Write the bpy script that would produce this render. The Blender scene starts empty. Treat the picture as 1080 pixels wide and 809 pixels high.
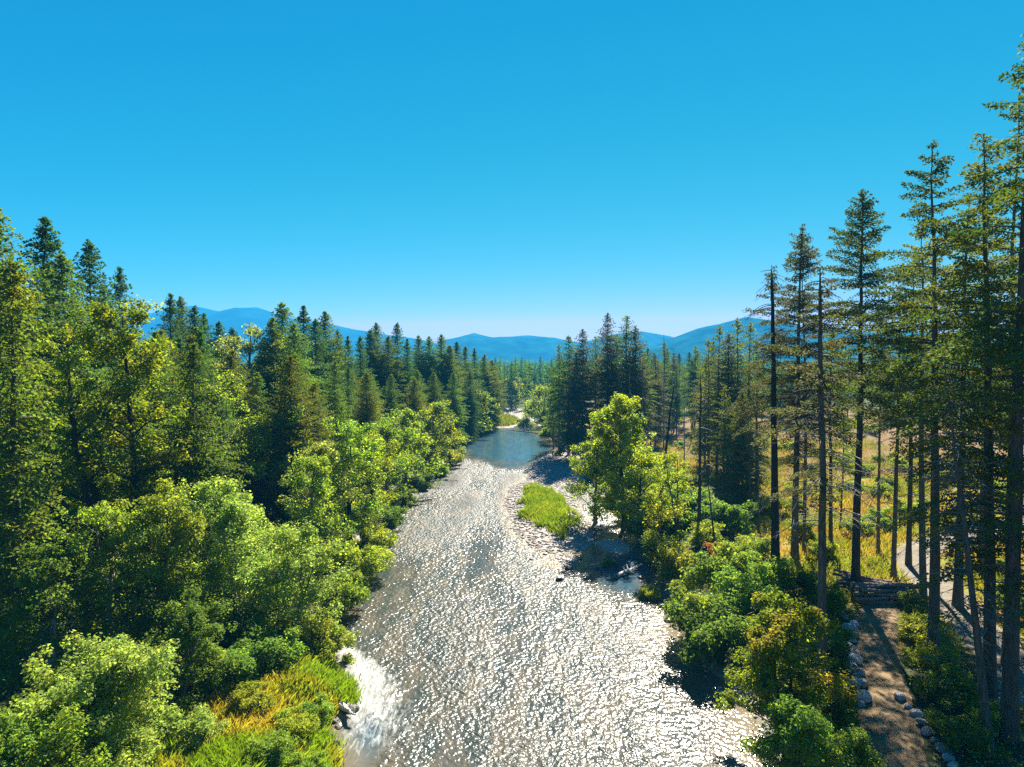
import bpy, bmesh, math, random
import numpy as np
from mathutils import Vector

R_ = math.radians
sc = bpy.context.scene
col = sc.collection

# ------------------------------------------------------------------ camera, sky, sun, exposure
CAM_H = 25.0
F_PX, PW, PH = 720.0, 1080.0, 809.0
HORIZON = 380.0
PITCH = math.atan((PH / 2 - HORIZON) / F_PX)
cam = bpy.data.cameras.new("camera")
cam_o = bpy.data.objects.new("camera", cam)
col.objects.link(cam_o)
cam_o.location = (0, 0, CAM_H)
cam_o.rotation_euler = (math.pi / 2 - PITCH, 0, 0)
cam.sensor_width = 36.0
cam.sensor_fit = 'HORIZONTAL'
cam.lens = 36.0 * F_PX / PW
cam.clip_start = 0.5
cam.clip_end = 40000.0
sc.camera = cam_o

SUN_AZ, SUN_EL = R_(17.0), R_(41.0)
w = bpy.data.worlds.new("World")
sc.world = w
w.use_nodes = True
w.cycles.sampling_method = 'NONE'   # a smooth sky needs no light sampling: less grain
nt = w.node_tree
nt.nodes.clear()
sky = nt.nodes.new("ShaderNodeTexSky")
sky.sky_type = 'NISHITA'
sky.sun_disc = False
sky.sun_elevation = SUN_EL
sky.sun_rotation = SUN_AZ
sky.altitude = 300
sky.air_density = 1.0
sky.dust_density = 0.0
sky.ozone_density = 6.0
# the photograph's grade on the sky: each channel gets its own contrast
SKY_K = (0.80, 0.154, 0.130)      # level of each channel at the horizon
SKY_REF = (9.1, 9.8, 8.3)
SKY_G = (3.5, 0.74, 0.16)
SKY_OUT = []
sep = nt.nodes.new("ShaderNodeSeparateColor")
comb = nt.nodes.new("ShaderNodeCombineColor")
nt.links.new(sky.outputs[0], sep.inputs[0])
for i in range(3):
    m1 = nt.nodes.new("ShaderNodeMath"); m1.operation = 'DIVIDE'; m1.inputs[1].default_value = SKY_REF[i]
    m2 = nt.nodes.new("ShaderNodeMath"); m2.operation = 'POWER'; m2.inputs[1].default_value = SKY_G[i]
    m3 = nt.nodes.new("ShaderNodeMath"); m3.operation = 'MULTIPLY'; m3.inputs[1].default_value = SKY_K[i] * 10
    nt.links.new(sep.outputs[i], m1.inputs[0]); nt.links.new(m1.outputs[0], m2.inputs[0]); nt.links.new(m2.outputs[0], m3.inputs[0])
    SKY_OUT.append(m3.outputs[0])
lim = nt.nodes.new("ShaderNodeMath"); lim.operation = 'MINIMUM'
nt.links.new(SKY_OUT[0], lim.inputs[0]); top = nt.nodes.new("ShaderNodeMath"); top.operation = 'MULTIPLY'; top.inputs[1].default_value = 1.38
nt.links.new(SKY_OUT[1], top.inputs[0]); nt.links.new(top.outputs[0], lim.inputs[1])
for i, sk in enumerate((lim.outputs[0], SKY_OUT[1], SKY_OUT[2])):
    nt.links.new(sk, comb.inputs[i])
bg = nt.nodes.new("ShaderNodeBackground")
bg.inputs["Strength"].default_value = 0.1
wo = nt.nodes.new("ShaderNodeOutputWorld")
nt.links.new(comb.outputs[0], bg.inputs["Color"])
nt.links.new(bg.outputs[0], wo.inputs["Surface"])

sun = bpy.data.lights.new("sun", 'SUN')
sun.energy = 5.0
sun.angle = R_(0.53)
sun.color = (1.0, 0.93, 0.80)
sun_o = bpy.data.objects.new("sun", sun)
col.objects.link(sun_o)
sdir = Vector((math.sin(SUN_AZ) * math.cos(SUN_EL), math.cos(SUN_AZ) * math.cos(SUN_EL), math.sin(SUN_EL)))
sun_o.rotation_euler = (-sdir).to_track_quat('-Z', 'Y').to_euler()
sun_o.location = sdir * 300

sc.view_settings.view_transform = 'Standard'
sc.view_settings.look = 'None'
sc.view_settings.exposure = 2.3
sc.view_settings.gamma = 1.0
sc.view_settings.use_curve_mapping = False
sc.render.engine = 'CYCLES'
cy = sc.cycles
cy.max_bounces = 8
cy.diffuse_bounces = 6
cy.glossy_bounces = 2
cy.transmission_bounces = 6
cy.volume_bounces = 0
cy.transparent_max_bounces = 4
cy.sample_clamp_indirect = 4.0
cy.use_denoising = False
try:
    cy.denoiser = 'OPENIMAGEDENOISE'
except Exception:
    pass
cy.use_adaptive_sampling = False
cy.adaptive_threshold = 0.02
cy.caustics_reflective = False
cy.caustics_refractive = False

# ------------------------------------------------------------------ pixel -> world
sp, cp = math.sin(PITCH), math.cos(PITCH)


def at(px, py, z=0.0):
    """ground point seen at a pixel of the photograph"""
    u, v = (px - PW / 2) / F_PX, -(py - PH / 2) / F_PX
    dy, dz = cp + v * sp, -sp + v * cp
    t = (z - CAM_H) / dz
    return (u * t, dy * t)


def z_at(py, d):
    v = -(py - PH / 2) / F_PX
    return CAM_H + d * (-sp + v * cp) / (cp + v * sp)


def x_at(px, d, z=10.0):
    k = d * cp - (z - CAM_H) * sp
    return (px - PW / 2) / F_PX * k


def px_of(x, y, z):
    k = y * cp - (z - CAM_H) * sp
    v = (y * sp + (z - CAM_H) * cp) / k
    return PW / 2 + F_PX * x / k, PH / 2 - F_PX * v


# ------------------------------------------------------------------ tiny value noise for terrain
def vnoise(x, y, seed=0):
    x = np.asarray(x, float); y = np.asarray(y, float)
    xi, yi = np.floor(x).astype(np.int64), np.floor(y).astype(np.int64)
    xf, yf = x - xi, y - yi
    xf = xf * xf * (3 - 2 * xf); yf = yf * yf * (3 - 2 * yf)

    def h(a, b):
        n = (a * 374761393 + b * 668265263 + seed * 1442695041) & 0x7fffffff
        n = ((n ^ (n >> 13)) * 1274126177) & 0x7fffffff
        n = n ^ (n >> 16)
        return (n & 0xffff) / 65535.0
    a, b, c, d = h(xi, yi), h(xi + 1, yi), h(xi, yi + 1), h(xi + 1, yi + 1)
    return (a * (1 - xf) + b * xf) * (1 - yf) + (c * (1 - xf) + d * xf) * yf


def fbm(x, y, seed=0, oct=4):
    s, a, f = 0.0, 0.5, 1.0
    for i in range(oct):
        s = s + a * vnoise(x * f, y * f, seed + i * 17)
        a *= 0.5; f *= 2.03
    return s


def sstep(a, b, x):
    t = np.clip((np.asarray(x, float) - a) / (b - a), 0, 1)
    return t * t * (3 - 2 * t)


# ------------------------------------------------------------------ river outline
LP = [(330, 1400), (345, 1000), (352, 860), (350, 809), (344, 780), (350, 756), (374, 742), (368, 722), (344, 702), (332, 674), (340, 655),
      (358, 622), (372, 592), (385, 566), (398, 542), (414, 521), (432, 506), (455, 495), (472, 488), (478, 476), (486, 465),
      (510, 456), (524, 449), (531, 441), (534, 436), (538, 431)]
RP = [(950, 1400), (860, 1000), (822, 860), (808, 809), (792, 772), (770, 732), (738, 702), (718, 672), (712, 645), (698, 617), (698, 600), (684, 580),
      (672, 560), (656, 540), (643, 520), (632, 505), (614, 490), (598, 478), (585, 468), (572, 459), (567, 450), (558, 441), (553, 436), (550, 431)]
lpts = sorted([at(*p)[::-1] for p in LP])
rpts = sorted([at(*p)[::-1] for p in RP])
LY, LX = np.array([p[0] for p in lpts]), np.array([p[1] for p in lpts])
RY, RX = np.array([p[0] for p in rpts]), np.array([p[1] for p in rpts])
Y_END = LY[-1]


def bankL(y):
    return np.interp(y, LY, LX) + 1.2 * (vnoise(np.asarray(y) * 0.35, 3.3, 5) - 0.5)


def bankR(y):
    return np.interp(y, RY, RX) + 1.2 * (vnoise(np.asarray(y) * 0.35, 9.3, 6) - 0.5)


def shore(x, y):
    """metres inland (positive) or out in the stream (negative)"""
    x = np.asarray(x, float); y = np.asarray(y, float)
    d = np.maximum(bankL(y) - x, x - bankR(y))
    d = np.where(y > Y_END, np.maximum(d, (y - Y_END)), d)
    return d


# gravel islands: centre, half sizes, tilt, height
def ell(px0, py0, px1, py1):
    pass


ISLES = []
_c = at(574, 538); ISLES.append((_c[0], _c[1], 5.8, 27.0, 0.05, 0.55))        # grassed bar
_c = at(590, 492); ISLES.append((_c[0], _c[1], 6.5, 30.0, -0.12, 0.42))       # bare cobbles upstream
_c = at(648, 576); ISLES.append((_c[0], _c[1], 2.2, 4.0, 0.0, 0.3))           # islet by the right bank
_c = at(532, 445); ISLES.append((_c[0], _c[1], 6.5, 24.0, 0.0, 0.7))          # grassy tongue far upstream


def isle_f(x, y, k):
    cx, cy_, a, b, t, h = ISLES[k]
    dx, dy = x - cx, y - cy_
    u = (dx * math.cos(t) + dy * math.sin(t)) / a
    v = (-dx * math.sin(t) + dy * math.cos(t)) / b
    r = np.sqrt(u * u + v * v) + 0.35 * (fbm(x * 0.3, y * 0.3, 40 + k) - 0.47)
    return r


def terrain(x, y):
    x = np.asarray(x, float); y = np.asarray(y, float)
    d = shore(x, y)
    land = 1.75 * sstep(-0.3, 5.0, d) + 0.9 * (fbm(x * 0.06, y * 0.06, 1) - 0.47) * sstep(3, 14, d) + 0.25 * (fbm(x * 0.5, y * 0.5, 2) - 0.47) * sstep(0, 3, d)
    bed = -0.12 - 0.75 * sstep(0.0, 5.0, -d) + 0.25 * (fbm(x * 0.4, y * 0.4, 3) - 0.47)
    z = np.where(d > -0.3, land - 0.12, bed)
    for k in range(len(ISLES)):
        r = isle_f(x, y, k)
        zi = ISLES[k][5] * (1 - sstep(0.55, 1.05, r)) - 0.9 * sstep(1.0, 1.5, r) + 0.12 * (fbm(x * 0.9, y * 0.9, 8) - 0.47)
        z = np.where(d < 0, np.maximum(z, np.minimum(zi, 2.0)), z)
    far = sstep(500, 2600, np.sqrt(x * x + y * y))
    z = z + far * 4.0 * (fbm(x * 0.002, y * 0.002, 12) - 0.4)
    return z


def tz(x, y):
    return float(terrain(np.array([x]), np.array([y]))[0])


# ------------------------------------------------------------------ mesh plumbing
class Geo:
    """collects quads into one mesh"""

    def __init__(self):
        self.v, self.f, self.m, self.n = [], [], [], 0

    def add(self, v, f, m=0):
        v = np.asarray(v, np.float32).reshape(-1, 3)
        f = np.asarray(f, np.int32).reshape(-1, 4)
        self.v.append(v); self.f.append(f + self.n); self.m.append(np.full(len(f), m, np.int32))
        self.n += len(v)

    def leaves(self, c, nrm, L, W, m=0, rng=None, tang=None):
        """rhombic leaves at c facing nrm"""
        n = len(c)
        if n == 0:
            return
        if tang is None:
            tang = rng.normal(size=(n, 3))
        t = tang - nrm * np.sum(tang * nrm, 1, keepdims=True)
        t /= np.linalg.norm(t, axis=1, keepdims=True) + 1e-9
        b = np.cross(nrm, t)
        L = np.broadcast_to(np.asarray(L, float), (n,))[:, None] * 0.5
        W = np.broadcast_to(np.asarray(W, float), (n,))[:, None] * 0.5
        v = np.stack([c - t * L, c + b * W - t * L * 0.1, c + t * L, c - b * W - t * L * 0.1], 1).reshape(-1, 3)
        self.add(v, np.arange(4 * n).reshape(-1, 4), m)

    def tube(self, pts, rad, sides=6, m=0, cap=False):
        pts = np.asarray(pts, float); k = len(pts)
        rad = np.broadcast_to(np.asarray(rad, float), (k,))
        d = np.gradient(pts, axis=0)
        d /= np.linalg.norm(d, axis=1, keepdims=True) + 1e-9
        ref = np.array([0.0, 0, 1]) if abs(d[0, 2]) < 0.9 else np.array([1.0, 0, 0])
        a = np.cross(d, ref); a /= np.linalg.norm(a, axis=1, keepdims=True) + 1e-9
        b = np.cross(d, a)
        th = np.arange(sides) * 2 * math.pi / sides
        v = pts[:, None] + rad[:, None, None] * (np.cos(th)[None, :, None] * a[:, None] + np.sin(th)[None, :, None] * b[:, None])
        idx = np.arange(k * sides).reshape(k, sides)
        f = np.stack([idx[:-1], np.roll(idx[:-1], -1, 1), np.roll(idx[1:], -1, 1), idx[1:]], -1).reshape(-1, 4)
        self.add(v.reshape(-1, 3), f, m)

    def mesh(self, name, mats, smooth=False):
        me = bpy.data.meshes.new(name)
        v = np.concatenate(self.v); f = np.concatenate(self.f); m = np.concatenate(self.m)
        me.vertices.add(len(v)); me.vertices.foreach_set("co", v.ravel())
        me.loops.add(f.size); me.loops.foreach_set("vertex_index", f.ravel())
        me.polygons.add(len(f)); me.polygons.foreach_set("loop_start", np.arange(len(f), dtype=np.int32) * 4)
        me.polygons.foreach_set("material_index", m)
        for mt in mats:
            me.materials.append(mt)
        me.polygons.foreach_set("use_smooth", np.full(len(f), smooth))
        me.update(calc_edges=True)
        return me


def link(name, me, parent=None, loc=None):
    o = bpy.data.objects.new(name, me)
    col.objects.link(o)
    if parent:
        o.parent = parent
    if loc is not None:
        o.location = loc
    return o


def tag(o, label=None, cat=None, group=None, kind=None):
    if label: o["label"] = label
    if cat: o["category"] = cat
    if group: o["group"] = group
    if kind: o["kind"] = kind
    return o


# ------------------------------------------------------------------ materials
def new_mat(name):
    m = bpy.data.materials.new(name); m.use_nodes = True
    n = m.node_tree; n.nodes.clear()
    out = n.nodes.new("ShaderNodeOutputMaterial")
    return m, n, out


def N(n, t, **kw):
    x = n.nodes.new(t)
    for k, v in kw.items():
        if k.startswith("i_"):
            x.inputs[k[2:].replace("_", " ")].default_value = v
        else:
            setattr(x, k, v)
    return x


def ramp(n, fac, stops):
    r = n.nodes.new("ShaderNodeValToRGB")
    e = r.color_ramp.elements
    while len(e) < len(stops):
        e.new(0.5)
    for el, (p, c) in zip(e, stops):
        el.position = p; el.color = (*c, 1) if len(c) == 3 else c
    n.links.new(fac, r.inputs[0])
    return r.outputs[0]


def mixc(n, fac, a, b, mode='MIX'):
    x = n.nodes.new("ShaderNodeMix"); x.data_type = 'RGBA'; x.blend_type = mode
    for s, v in ((x.inputs[0], fac), (x.inputs[6], a), (x.inputs[7], b)):
        if hasattr(v, "is_output"):
            n.links.new(v, s)
        else:
            s.default_value = (*v, 1) if isinstance(v, tuple) and len(v) == 3 else v
    return x.outputs[2]


def math_(n, op, a, b=None, c=None, clamp=False):
    x = n.nodes.new("ShaderNodeMath"); x.operation = op; x.use_clamp = clamp
    for s, v in zip(x.inputs, (a, b, c)):
        if v is None: continue
        if hasattr(v, "is_output"): n.links.new(v, s)
        else: s.default_value = v
    return x.outputs[0]


def leaf_mat(name, c1, c2, trans=0.45, tcol=None, patch=0.25, spec=0.06, patch_lo=0.42, patch_hi=0.62):
    """foliage: c1 with patches of c2, random per leaf and per tree, lit through"""
    m, n, out = new_mat(name)
    geo = N(n, "ShaderNodeNewGeometry"); oi = N(n, "ShaderNodeObjectInfo"); tc = N(n, "ShaderNodeTexCoord")
    nz = N(n, "ShaderNodeTexNoise", i_Scale=patch, i_Detail=3.0)
    n.links.new(tc.outputs["Object"], nz.inputs["Vector"])
    pf = ramp(n, nz.outputs["Fac"], [(patch_lo, (0, 0, 0)), (patch_hi, (1, 1, 1))])
    c = mixc(n, pf, c1, c2)
    hs = N(n, "ShaderNodeHueSaturation")
    isl = geo.outputs["Random Per Island"]
    hue = math_(n, 'ADD', math_(n, 'MULTIPLY_ADD', isl, 0.035, 0.4825), math_(n, 'MULTIPLY_ADD', oi.outputs["Random"], 0.03, -0.015))
    val = math_(n, 'MULTIPLY', math_(n, 'MULTIPLY_ADD', isl, 0.7, 0.65), math_(n, 'MULTIPLY_ADD', oi.outputs["Random"], 0.35, 0.82))
    n.links.new(hue, hs.inputs["Hue"]); n.links.new(val, hs.inputs["Value"]); n.links.new(c, hs.inputs["Color"])
    p = N(n, "ShaderNodeBsdfPrincipled", i_Roughness=0.75)
    p.inputs["Specular IOR Level"].default_value = spec
    n.links.new(hs.outputs[0], p.inputs["Base Color"])
    t = N(n, "ShaderNodeBsdfTranslucent")
    tc_ = mixc(n, 1.0, hs.outputs[0], tcol or (1.5, 1.7, 0.7), 'MULTIPLY')
    n.links.new(tc_, t.inputs["Color"])
    mx = N(n, "ShaderNodeMixShader"); mx.inputs[0].default_value = trans
    n.links.new(p.outputs[0], mx.inputs[1]); n.links.new(t.outputs[0], mx.inputs[2])
    n.links.new(mx.outputs[0], out.inputs[0])
    return m


def bark_mat(name, c1, c2, scale=3.0):
    m, n, out = new_mat(name)
    tc = N(n, "ShaderNodeTexCoord"); mp = N(n, "ShaderNodeMapping")
    mp.inputs["Scale"].default_value = (scale, scale, scale * 0.16)
    n.links.new(tc.outputs["Object"], mp.inputs[0])
    nz = N(n, "ShaderNodeTexNoise", i_Scale=2.5, i_Detail=5.0, i_Roughness=0.65)
    n.links.new(mp.outputs[0], nz.inputs["Vector"])
    c = ramp(n, nz.outputs["Fac"], [(0.35, c1), (0.65, c2)])
    p = N(n, "ShaderNodeBsdfPrincipled", i_Roughness=0.9); p.inputs["Specular IOR Level"].default_value = 0.15
    oi = N(n, "ShaderNodeObjectInfo"); hs = N(n, "ShaderNodeHueSaturation"); n.links.new(c, hs.inputs["Color"])
    n.links.new(math_(n, 'MULTIPLY_ADD', oi.outputs["Random"], 0.9, 0.55), hs.inputs["Value"])
    n.links.new(hs.outputs[0], p.inputs["Base Color"])
    b = N(n, "ShaderNodeBump", i_Strength=0.8, i_Distance=0.08)
    n.links.new(nz.outputs["Fac"], b.inputs["Height"]); n.links.new(b.outputs[0], p.inputs["Normal"])
    n.links.new(p.outputs[0], out.inputs[0])
    return m


M = {}
M['fir'] = leaf_mat('fir_needles', (0.072, 0.125, 0.020), (0.125, 0.175, 0.020), 0.38, (1.5, 1.6, 0.6))
M['fir_near'] = leaf_mat('near_fir_needles', (0.050, 0.084, 0.018), (0.090, 0.118, 0.018), 0.28, (1.5, 1.5, 0.7))
M['fir_gold'] = leaf_mat('olive_fir_needles', (0.095, 0.132, 0.016), (0.155, 0.165, 0.016), 0.36, (1.5, 1.5, 0.5))
M['fir_blue'] = leaf_mat('dark_fir_needles', (0.044, 0.092, 0.026), (0.072, 0.122, 0.026), 0.34, (1.4, 1.7, 0.7))
M['fir_fade'] = leaf_mat('fading_fir_needles', (0.075, 0.095, 0.038), (0.12, 0.11, 0.05), 0.28, (1.5, 1.5, 0.7), 0.35)
M['cedar'] = leaf_mat('cedar_sprays', (0.115, 0.175, 0.022), (0.175, 0.205, 0.025), 0.45, (1.4, 1.4, 0.5), 0.3)
M['leaf'] = leaf_mat('green_leaves', (0.150, 0.235, 0.026), (0.23, 0.29, 0.030), 0.55, (1.45, 1.4, 0.65))
M['leaf_pale'] = leaf_mat('pale_willow_leaves', (0.205, 0.275, 0.055), (0.275, 0.325, 0.055), 0.55, (1.4, 1.35, 0.75))
M['leaf_deep'] = leaf_mat('deep_green_leaves', (0.092, 0.16, 0.020), (0.14, 0.205, 0.022), 0.52, (1.5, 1.5, 0.7))
M['leaf_yellow'] = leaf_mat('yellowing_leaves', (0.215, 0.275, 0.020), (0.31, 0.325, 0.020), 0.55, (1.3, 1.3, 0.6), 0.3)
M['leaf_orange'] = leaf_mat('turning_leaves', (0.18, 0.25, 0.016), (0.40, 0.27, 0.025), 0.5, (1.3, 1.3, 0.5), 0.22, patch_lo=0.47, patch_hi=0.66)
M['leaf_olive'] = leaf_mat('olive_leaves', (0.12, 0.19, 0.015), (0.25, 0.27, 0.015), 0.52, (1.4, 1.4, 0.5), 0.4)
M['leaf_red'] = leaf_mat('red_leaves', (0.34, 0.10, 0.02), (0.36, 0.20, 0.03), 0.4, (1.4, 1.2, 0.6), 0.6)
M['bark'] = bark_mat('fir_bark', (0.055, 0.042, 0.032), (0.17, 0.135, 0.10))
M['bark_grey'] = bark_mat('grey_bark', (0.09, 0.085, 0.08), (0.24, 0.23, 0.21))
M['bark_dark'] = bark_mat('charred_bark', (0.02, 0.017, 0.014), (0.075, 0.062, 0.05))
M['bark_pale'] = bark_mat('alder_bark', (0.10, 0.09, 0.075), (0.25, 0.23, 0.20))
M['driftwood'] = bark_mat('driftwood', (0.22, 0.20, 0.17), (0.45, 0.42, 0.37))
M['grass'] = leaf_mat('lush_grass', (0.13, 0.17, 0.010), (0.19, 0.20, 0.018), 0.5, (1.3, 1.35, 0.5), 0.25)
M['grass_dry'] = leaf_mat('meadow_grass', (0.17, 0.18, 0.016), (0.30, 0.195, 0.032), 0.45, (1.3, 1.3, 0.6), 0.12, patch_lo=0.46, patch_hi=0.6)
M['grass_bank'] = leaf_mat('bank_grass', (0.14, 0.20, 0.012), (0.30, 0.215, 0.03), 0.5, (1.3, 1.3, 0.5), 0.14, patch_lo=0.5, patch_hi=0.62)


def ground_mat():
    m, n, out = new_mat('ground')
    tc = N(n, "ShaderNodeTexCoord")
    P = tc.outputs["Object"]

    def noise(s, d=5.0, r=0.6):
        x = N(n, "ShaderNodeTexNoise", i_Scale=s, i_Detail=d, i_Roughness=r)
        n.links.new(P, x.inputs["Vector"]); return x.outputs["Fac"]

    def attr(a):
        x = N(n, "ShaderNodeAttribute", attribute_name=a); return x.outputs["Fac"]
    n1, n2, n3 = noise(0.15), noise(1.2), noise(6.0)
    litter = ramp(n, n2, [(0.3, (0.02, 0.018, 0.012)), (0.5, (0.035, 0.045, 0.015)), (0.7, (0.07, 0.07, 0.025))])
    meadow = ramp(n, n1, [(0.35, (0.11, 0.12, 0.012)), (0.50, (0.18, 0.15, 0.02)), (0.62, (0.26, 0.12, 0.024))])
    meadow = mixc(n, 0.35, meadow, ramp(n, n3, [(0.3, (0.06, 0.08, 0.012)), (0.7, (0.20, 0.17, 0.04))]))
    slash = ramp(n, n2, [(0.3, (0.05, 0.024, 0.009)), (0.48, (0.13, 0.062, 0.020)), (0.6, (0.10, 0.085, 0.018)), (0.72, (0.20, 0.105, 0.036))])
    vor = N(n, "ShaderNodeTexVoronoi", i_Scale=4.5); n.links.new(P, vor.inputs["Vector"])
    hs = N(n, "ShaderNodeHueSaturation"); hs.inputs["Saturation"].default_value = 0.10; n.links.new(vor.outputs["Color"], hs.inputs["Color"])
    gravel = mixc(n, 0.65, hs.outputs[0], (0.22, 0.19, 0.16), 'MIX')
    gravel = mixc(n, 1.0, gravel, (0.75, 0.68, 0.62), 'MULTIPLY')
    wet = ramp(n, n2, [(0.3, (0.03, 0.035, 0.02)), (0.7, (0.10, 0.095, 0.06))])

    def br(a, lo=0.35, hi=0.65):  # break the mask's edge up with noise
        v = math_(n, 'ADD', a, math_(n, 'MULTIPLY_ADD', n2, 0.8, -0.4))
        return ramp(n, v, [(lo, (0, 0, 0)), (hi, (1, 1, 1))])
    c = mixc(n, br(attr("meadow")), litter, meadow)
    c = mixc(n, br(attr("slash")), c, slash)
    c = mixc(n, br(attr("gravel")), c, gravel)
    c = mixc(n, attr("bed"), c, wet)
    p = N(n, "ShaderNodeBsdfPrincipled", i_Roughness=0.95); p.inputs["Specular IOR Level"].default_value = 0.1
    n.links.new(c, p.inputs["Base Color"])
    hgt = math_(n, 'ADD', n2, math_(n, 'MULTIPLY', n3, 0.35))
    b = N(n, "ShaderNodeBump", i_Strength=1.0, i_Distance=0.25)
    n.links.new(hgt, b.inputs["Height"]); n.links.new(b.outputs[0], p.inputs["Normal"])
    n.links.new(p.outputs[0], out.inputs[0])
    return m


def road_mat(name, c1, c2):
    m, n, out = new_mat(name)
    tc = N(n, "ShaderNodeTexCoord")
    a = N(n, "ShaderNodeTexNoise", i_Scale=0.8, i_Detail=6.0, i_Roughness=0.65); n.links.new(tc.outputs["Object"], a.inputs["Vector"])
    g = N(n, "ShaderNodeTexNoise", i_Scale=9.0, i_Detail=3.0); n.links.new(tc.outputs["Object"], g.inputs["Vector"])
    c = ramp(n, a.outputs["Fac"], [(0.35, c1), (0.62, c2)])
    c = mixc(n, 0.4, c, ramp(n, g.outputs["Fac"], [(0.35, c1), (0.65, tuple(min(1, x * 1.25) for x in c2))]))
    p = N(n, "ShaderNodeBsdfPrincipled", i_Roughness=0.95); p.inputs["Specular IOR Level"].default_value = 0.1
    n.links.new(c, p.inputs["Base Color"])
    b = N(n, "ShaderNodeBump", i_Strength=0.7, i_Distance=0.08); n.links.new(g.outputs["Fac"], b.inputs["Height"])
    n.links.new(b.outputs[0], p.inputs["Normal"]); n.links.new(p.outputs[0], out.inputs[0])
    return m


def water_mat():
    m, n, out = new_mat('river_water')
    tc = N(n, "ShaderNodeTexCoord")

    def noise(s, d, r, sc_=(1, 1, 1), dist=0.0):
        mp = N(n, "ShaderNodeMapping"); mp.inputs["Scale"].default_value = sc_
        n.links.new(tc.outputs["Object"], mp.inputs[0])
        x = N(n, "ShaderNodeTexNoise", i_Scale=s, i_Detail=d, i_Roughness=r, i_Distortion=dist)
        n.links.new(mp.outputs[0], x.inputs["Vector"]); return x.outputs["Fac"]
    rip = N(n, "ShaderNodeAttribute", attribute_name="ripple").outputs["Fac"]
    foam = N(n, "ShaderNodeAttribute", attribute_name="foam").outputs["Fac"]
    shal = N(n, "ShaderNodeAttribute", attribute_name="shallow").outputs["Fac"]
    w1 = noise(1.15, 1.0, 0.4, (1, 0.8, 1), 0.4)
    w2 = noise(2.9, 0.6, 0.4, (1, 0.9, 1), 0.3)
    w3 = noise(7.0, 0.0, 0.5)
    h = math_(n, 'ADD', math_(n, 'MULTIPLY', w1, 0.11), math_(n, 'ADD', math_(n, 'MULTIPLY', w2, 0.115), math_(n, 'MULTIPLY', w3, 0.034)))
    h = math_(n, 'MULTIPLY', h, rip)
    b = N(n, "ShaderNodeBump", i_Strength=1.0, i_Distance=1.0)
    n.links.new(h, b.inputs["Height"])
    bedn = ramp(n, noise(0.35, 4.0, 0.6, (1.6, 0.45, 1), 0.5), [(0.42, (0.026, 0.032, 0.028)), (0.62, (0.066, 0.058, 0.042))])
    deep = mixc(n, math_(n, 'MULTIPLY', rip, 1.3, clamp=True), (0.012, 0.062, 0.105), bedn)  # calm water: sky-reflection blue painted as base colour; rippled water: bed tones
    c = mixc(n, shal, deep, (0.11, 0.088, 0.052))
    p = N(n, "ShaderNodeBsdfPrincipled", i_IOR=1.333)
    p.inputs["Specular IOR Level"].default_value = 0.21
    n.links.new(math_(n, 'MULTIPLY_ADD', rip, 0.19, 0.05, clamp=True), p.inputs["Roughness"])
    n.links.new(c, p.inputs["Base Color"]); n.links.new(b.outputs[0], p.inputs["Normal"])
    # broken white water
    f1 = noise(2.0, 6.0, 0.7, (1.5, 0.4, 1), 0.8)
    fm = ramp(n, math_(n, 'ADD', math_(n, 'MULTIPLY_ADD', f1, 2.4, -1.5), foam), [(0.25, (0, 0, 0)), (0.9, (.92, .92, .92))])
    d = N(n, "ShaderNodeBsdfPrincipled", i_Roughness=0.6)
    d.inputs["Base Color"].default_value = (0.29, 0.305, 0.29, 1)
    b2 = N(n, "ShaderNodeBump", i_Strength=1.0, i_Distance=0.3); n.links.new(f1, b2.inputs["Height"]); n.links.new(b2.outputs[0], d.inputs["Normal"])
    mx = N(n, "ShaderNodeMixShader")
    n.links.new(fm, mx.inputs[0]); n.links.new(p.outputs[0], mx.inputs[1]); n.links.new(d.outputs[0], mx.inputs[2])
    n.links.new(mx.outputs[0], out.inputs[0])
    return m


def plain_mat(name, c1, c2, scale=2.0, rough=0.9, bump=0.1, spec=0.2):
    m, n, out = new_mat(name)
    tc = N(n, "ShaderNodeTexCoord"); oi = N(n, "ShaderNodeObjectInfo")
    nz = N(n, "ShaderNodeTexNoise", i_Scale=scale, i_Detail=6.0, i_Roughness=0.65); n.links.new(tc.outputs["Object"], nz.inputs["Vector"])
    c = ramp(n, nz.outputs["Fac"], [(0.35, c1), (0.65, c2)])
    hs = N(n, "ShaderNodeHueSaturation"); n.links.new(c, hs.inputs["Color"])
    n.links.new(math_(n, 'MULTIPLY_ADD', oi.outputs["Random"], 0.6, 0.7), hs.inputs["Value"])
    p = N(n, "ShaderNodeBsdfPrincipled", i_Roughness=rough); p.inputs["Specular IOR Level"].default_value = spec
    n.links.new(hs.outputs[0], p.inputs["Base Color"])
    b = N(n, "ShaderNodeBump", i_Strength=0.8, i_Distance=bump); n.links.new(nz.outputs["Fac"], b.inputs["Height"]); n.links.new(b.outputs[0], p.inputs["Normal"])
    n.links.new(p.outputs[0], out.inputs[0])
    return m


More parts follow.
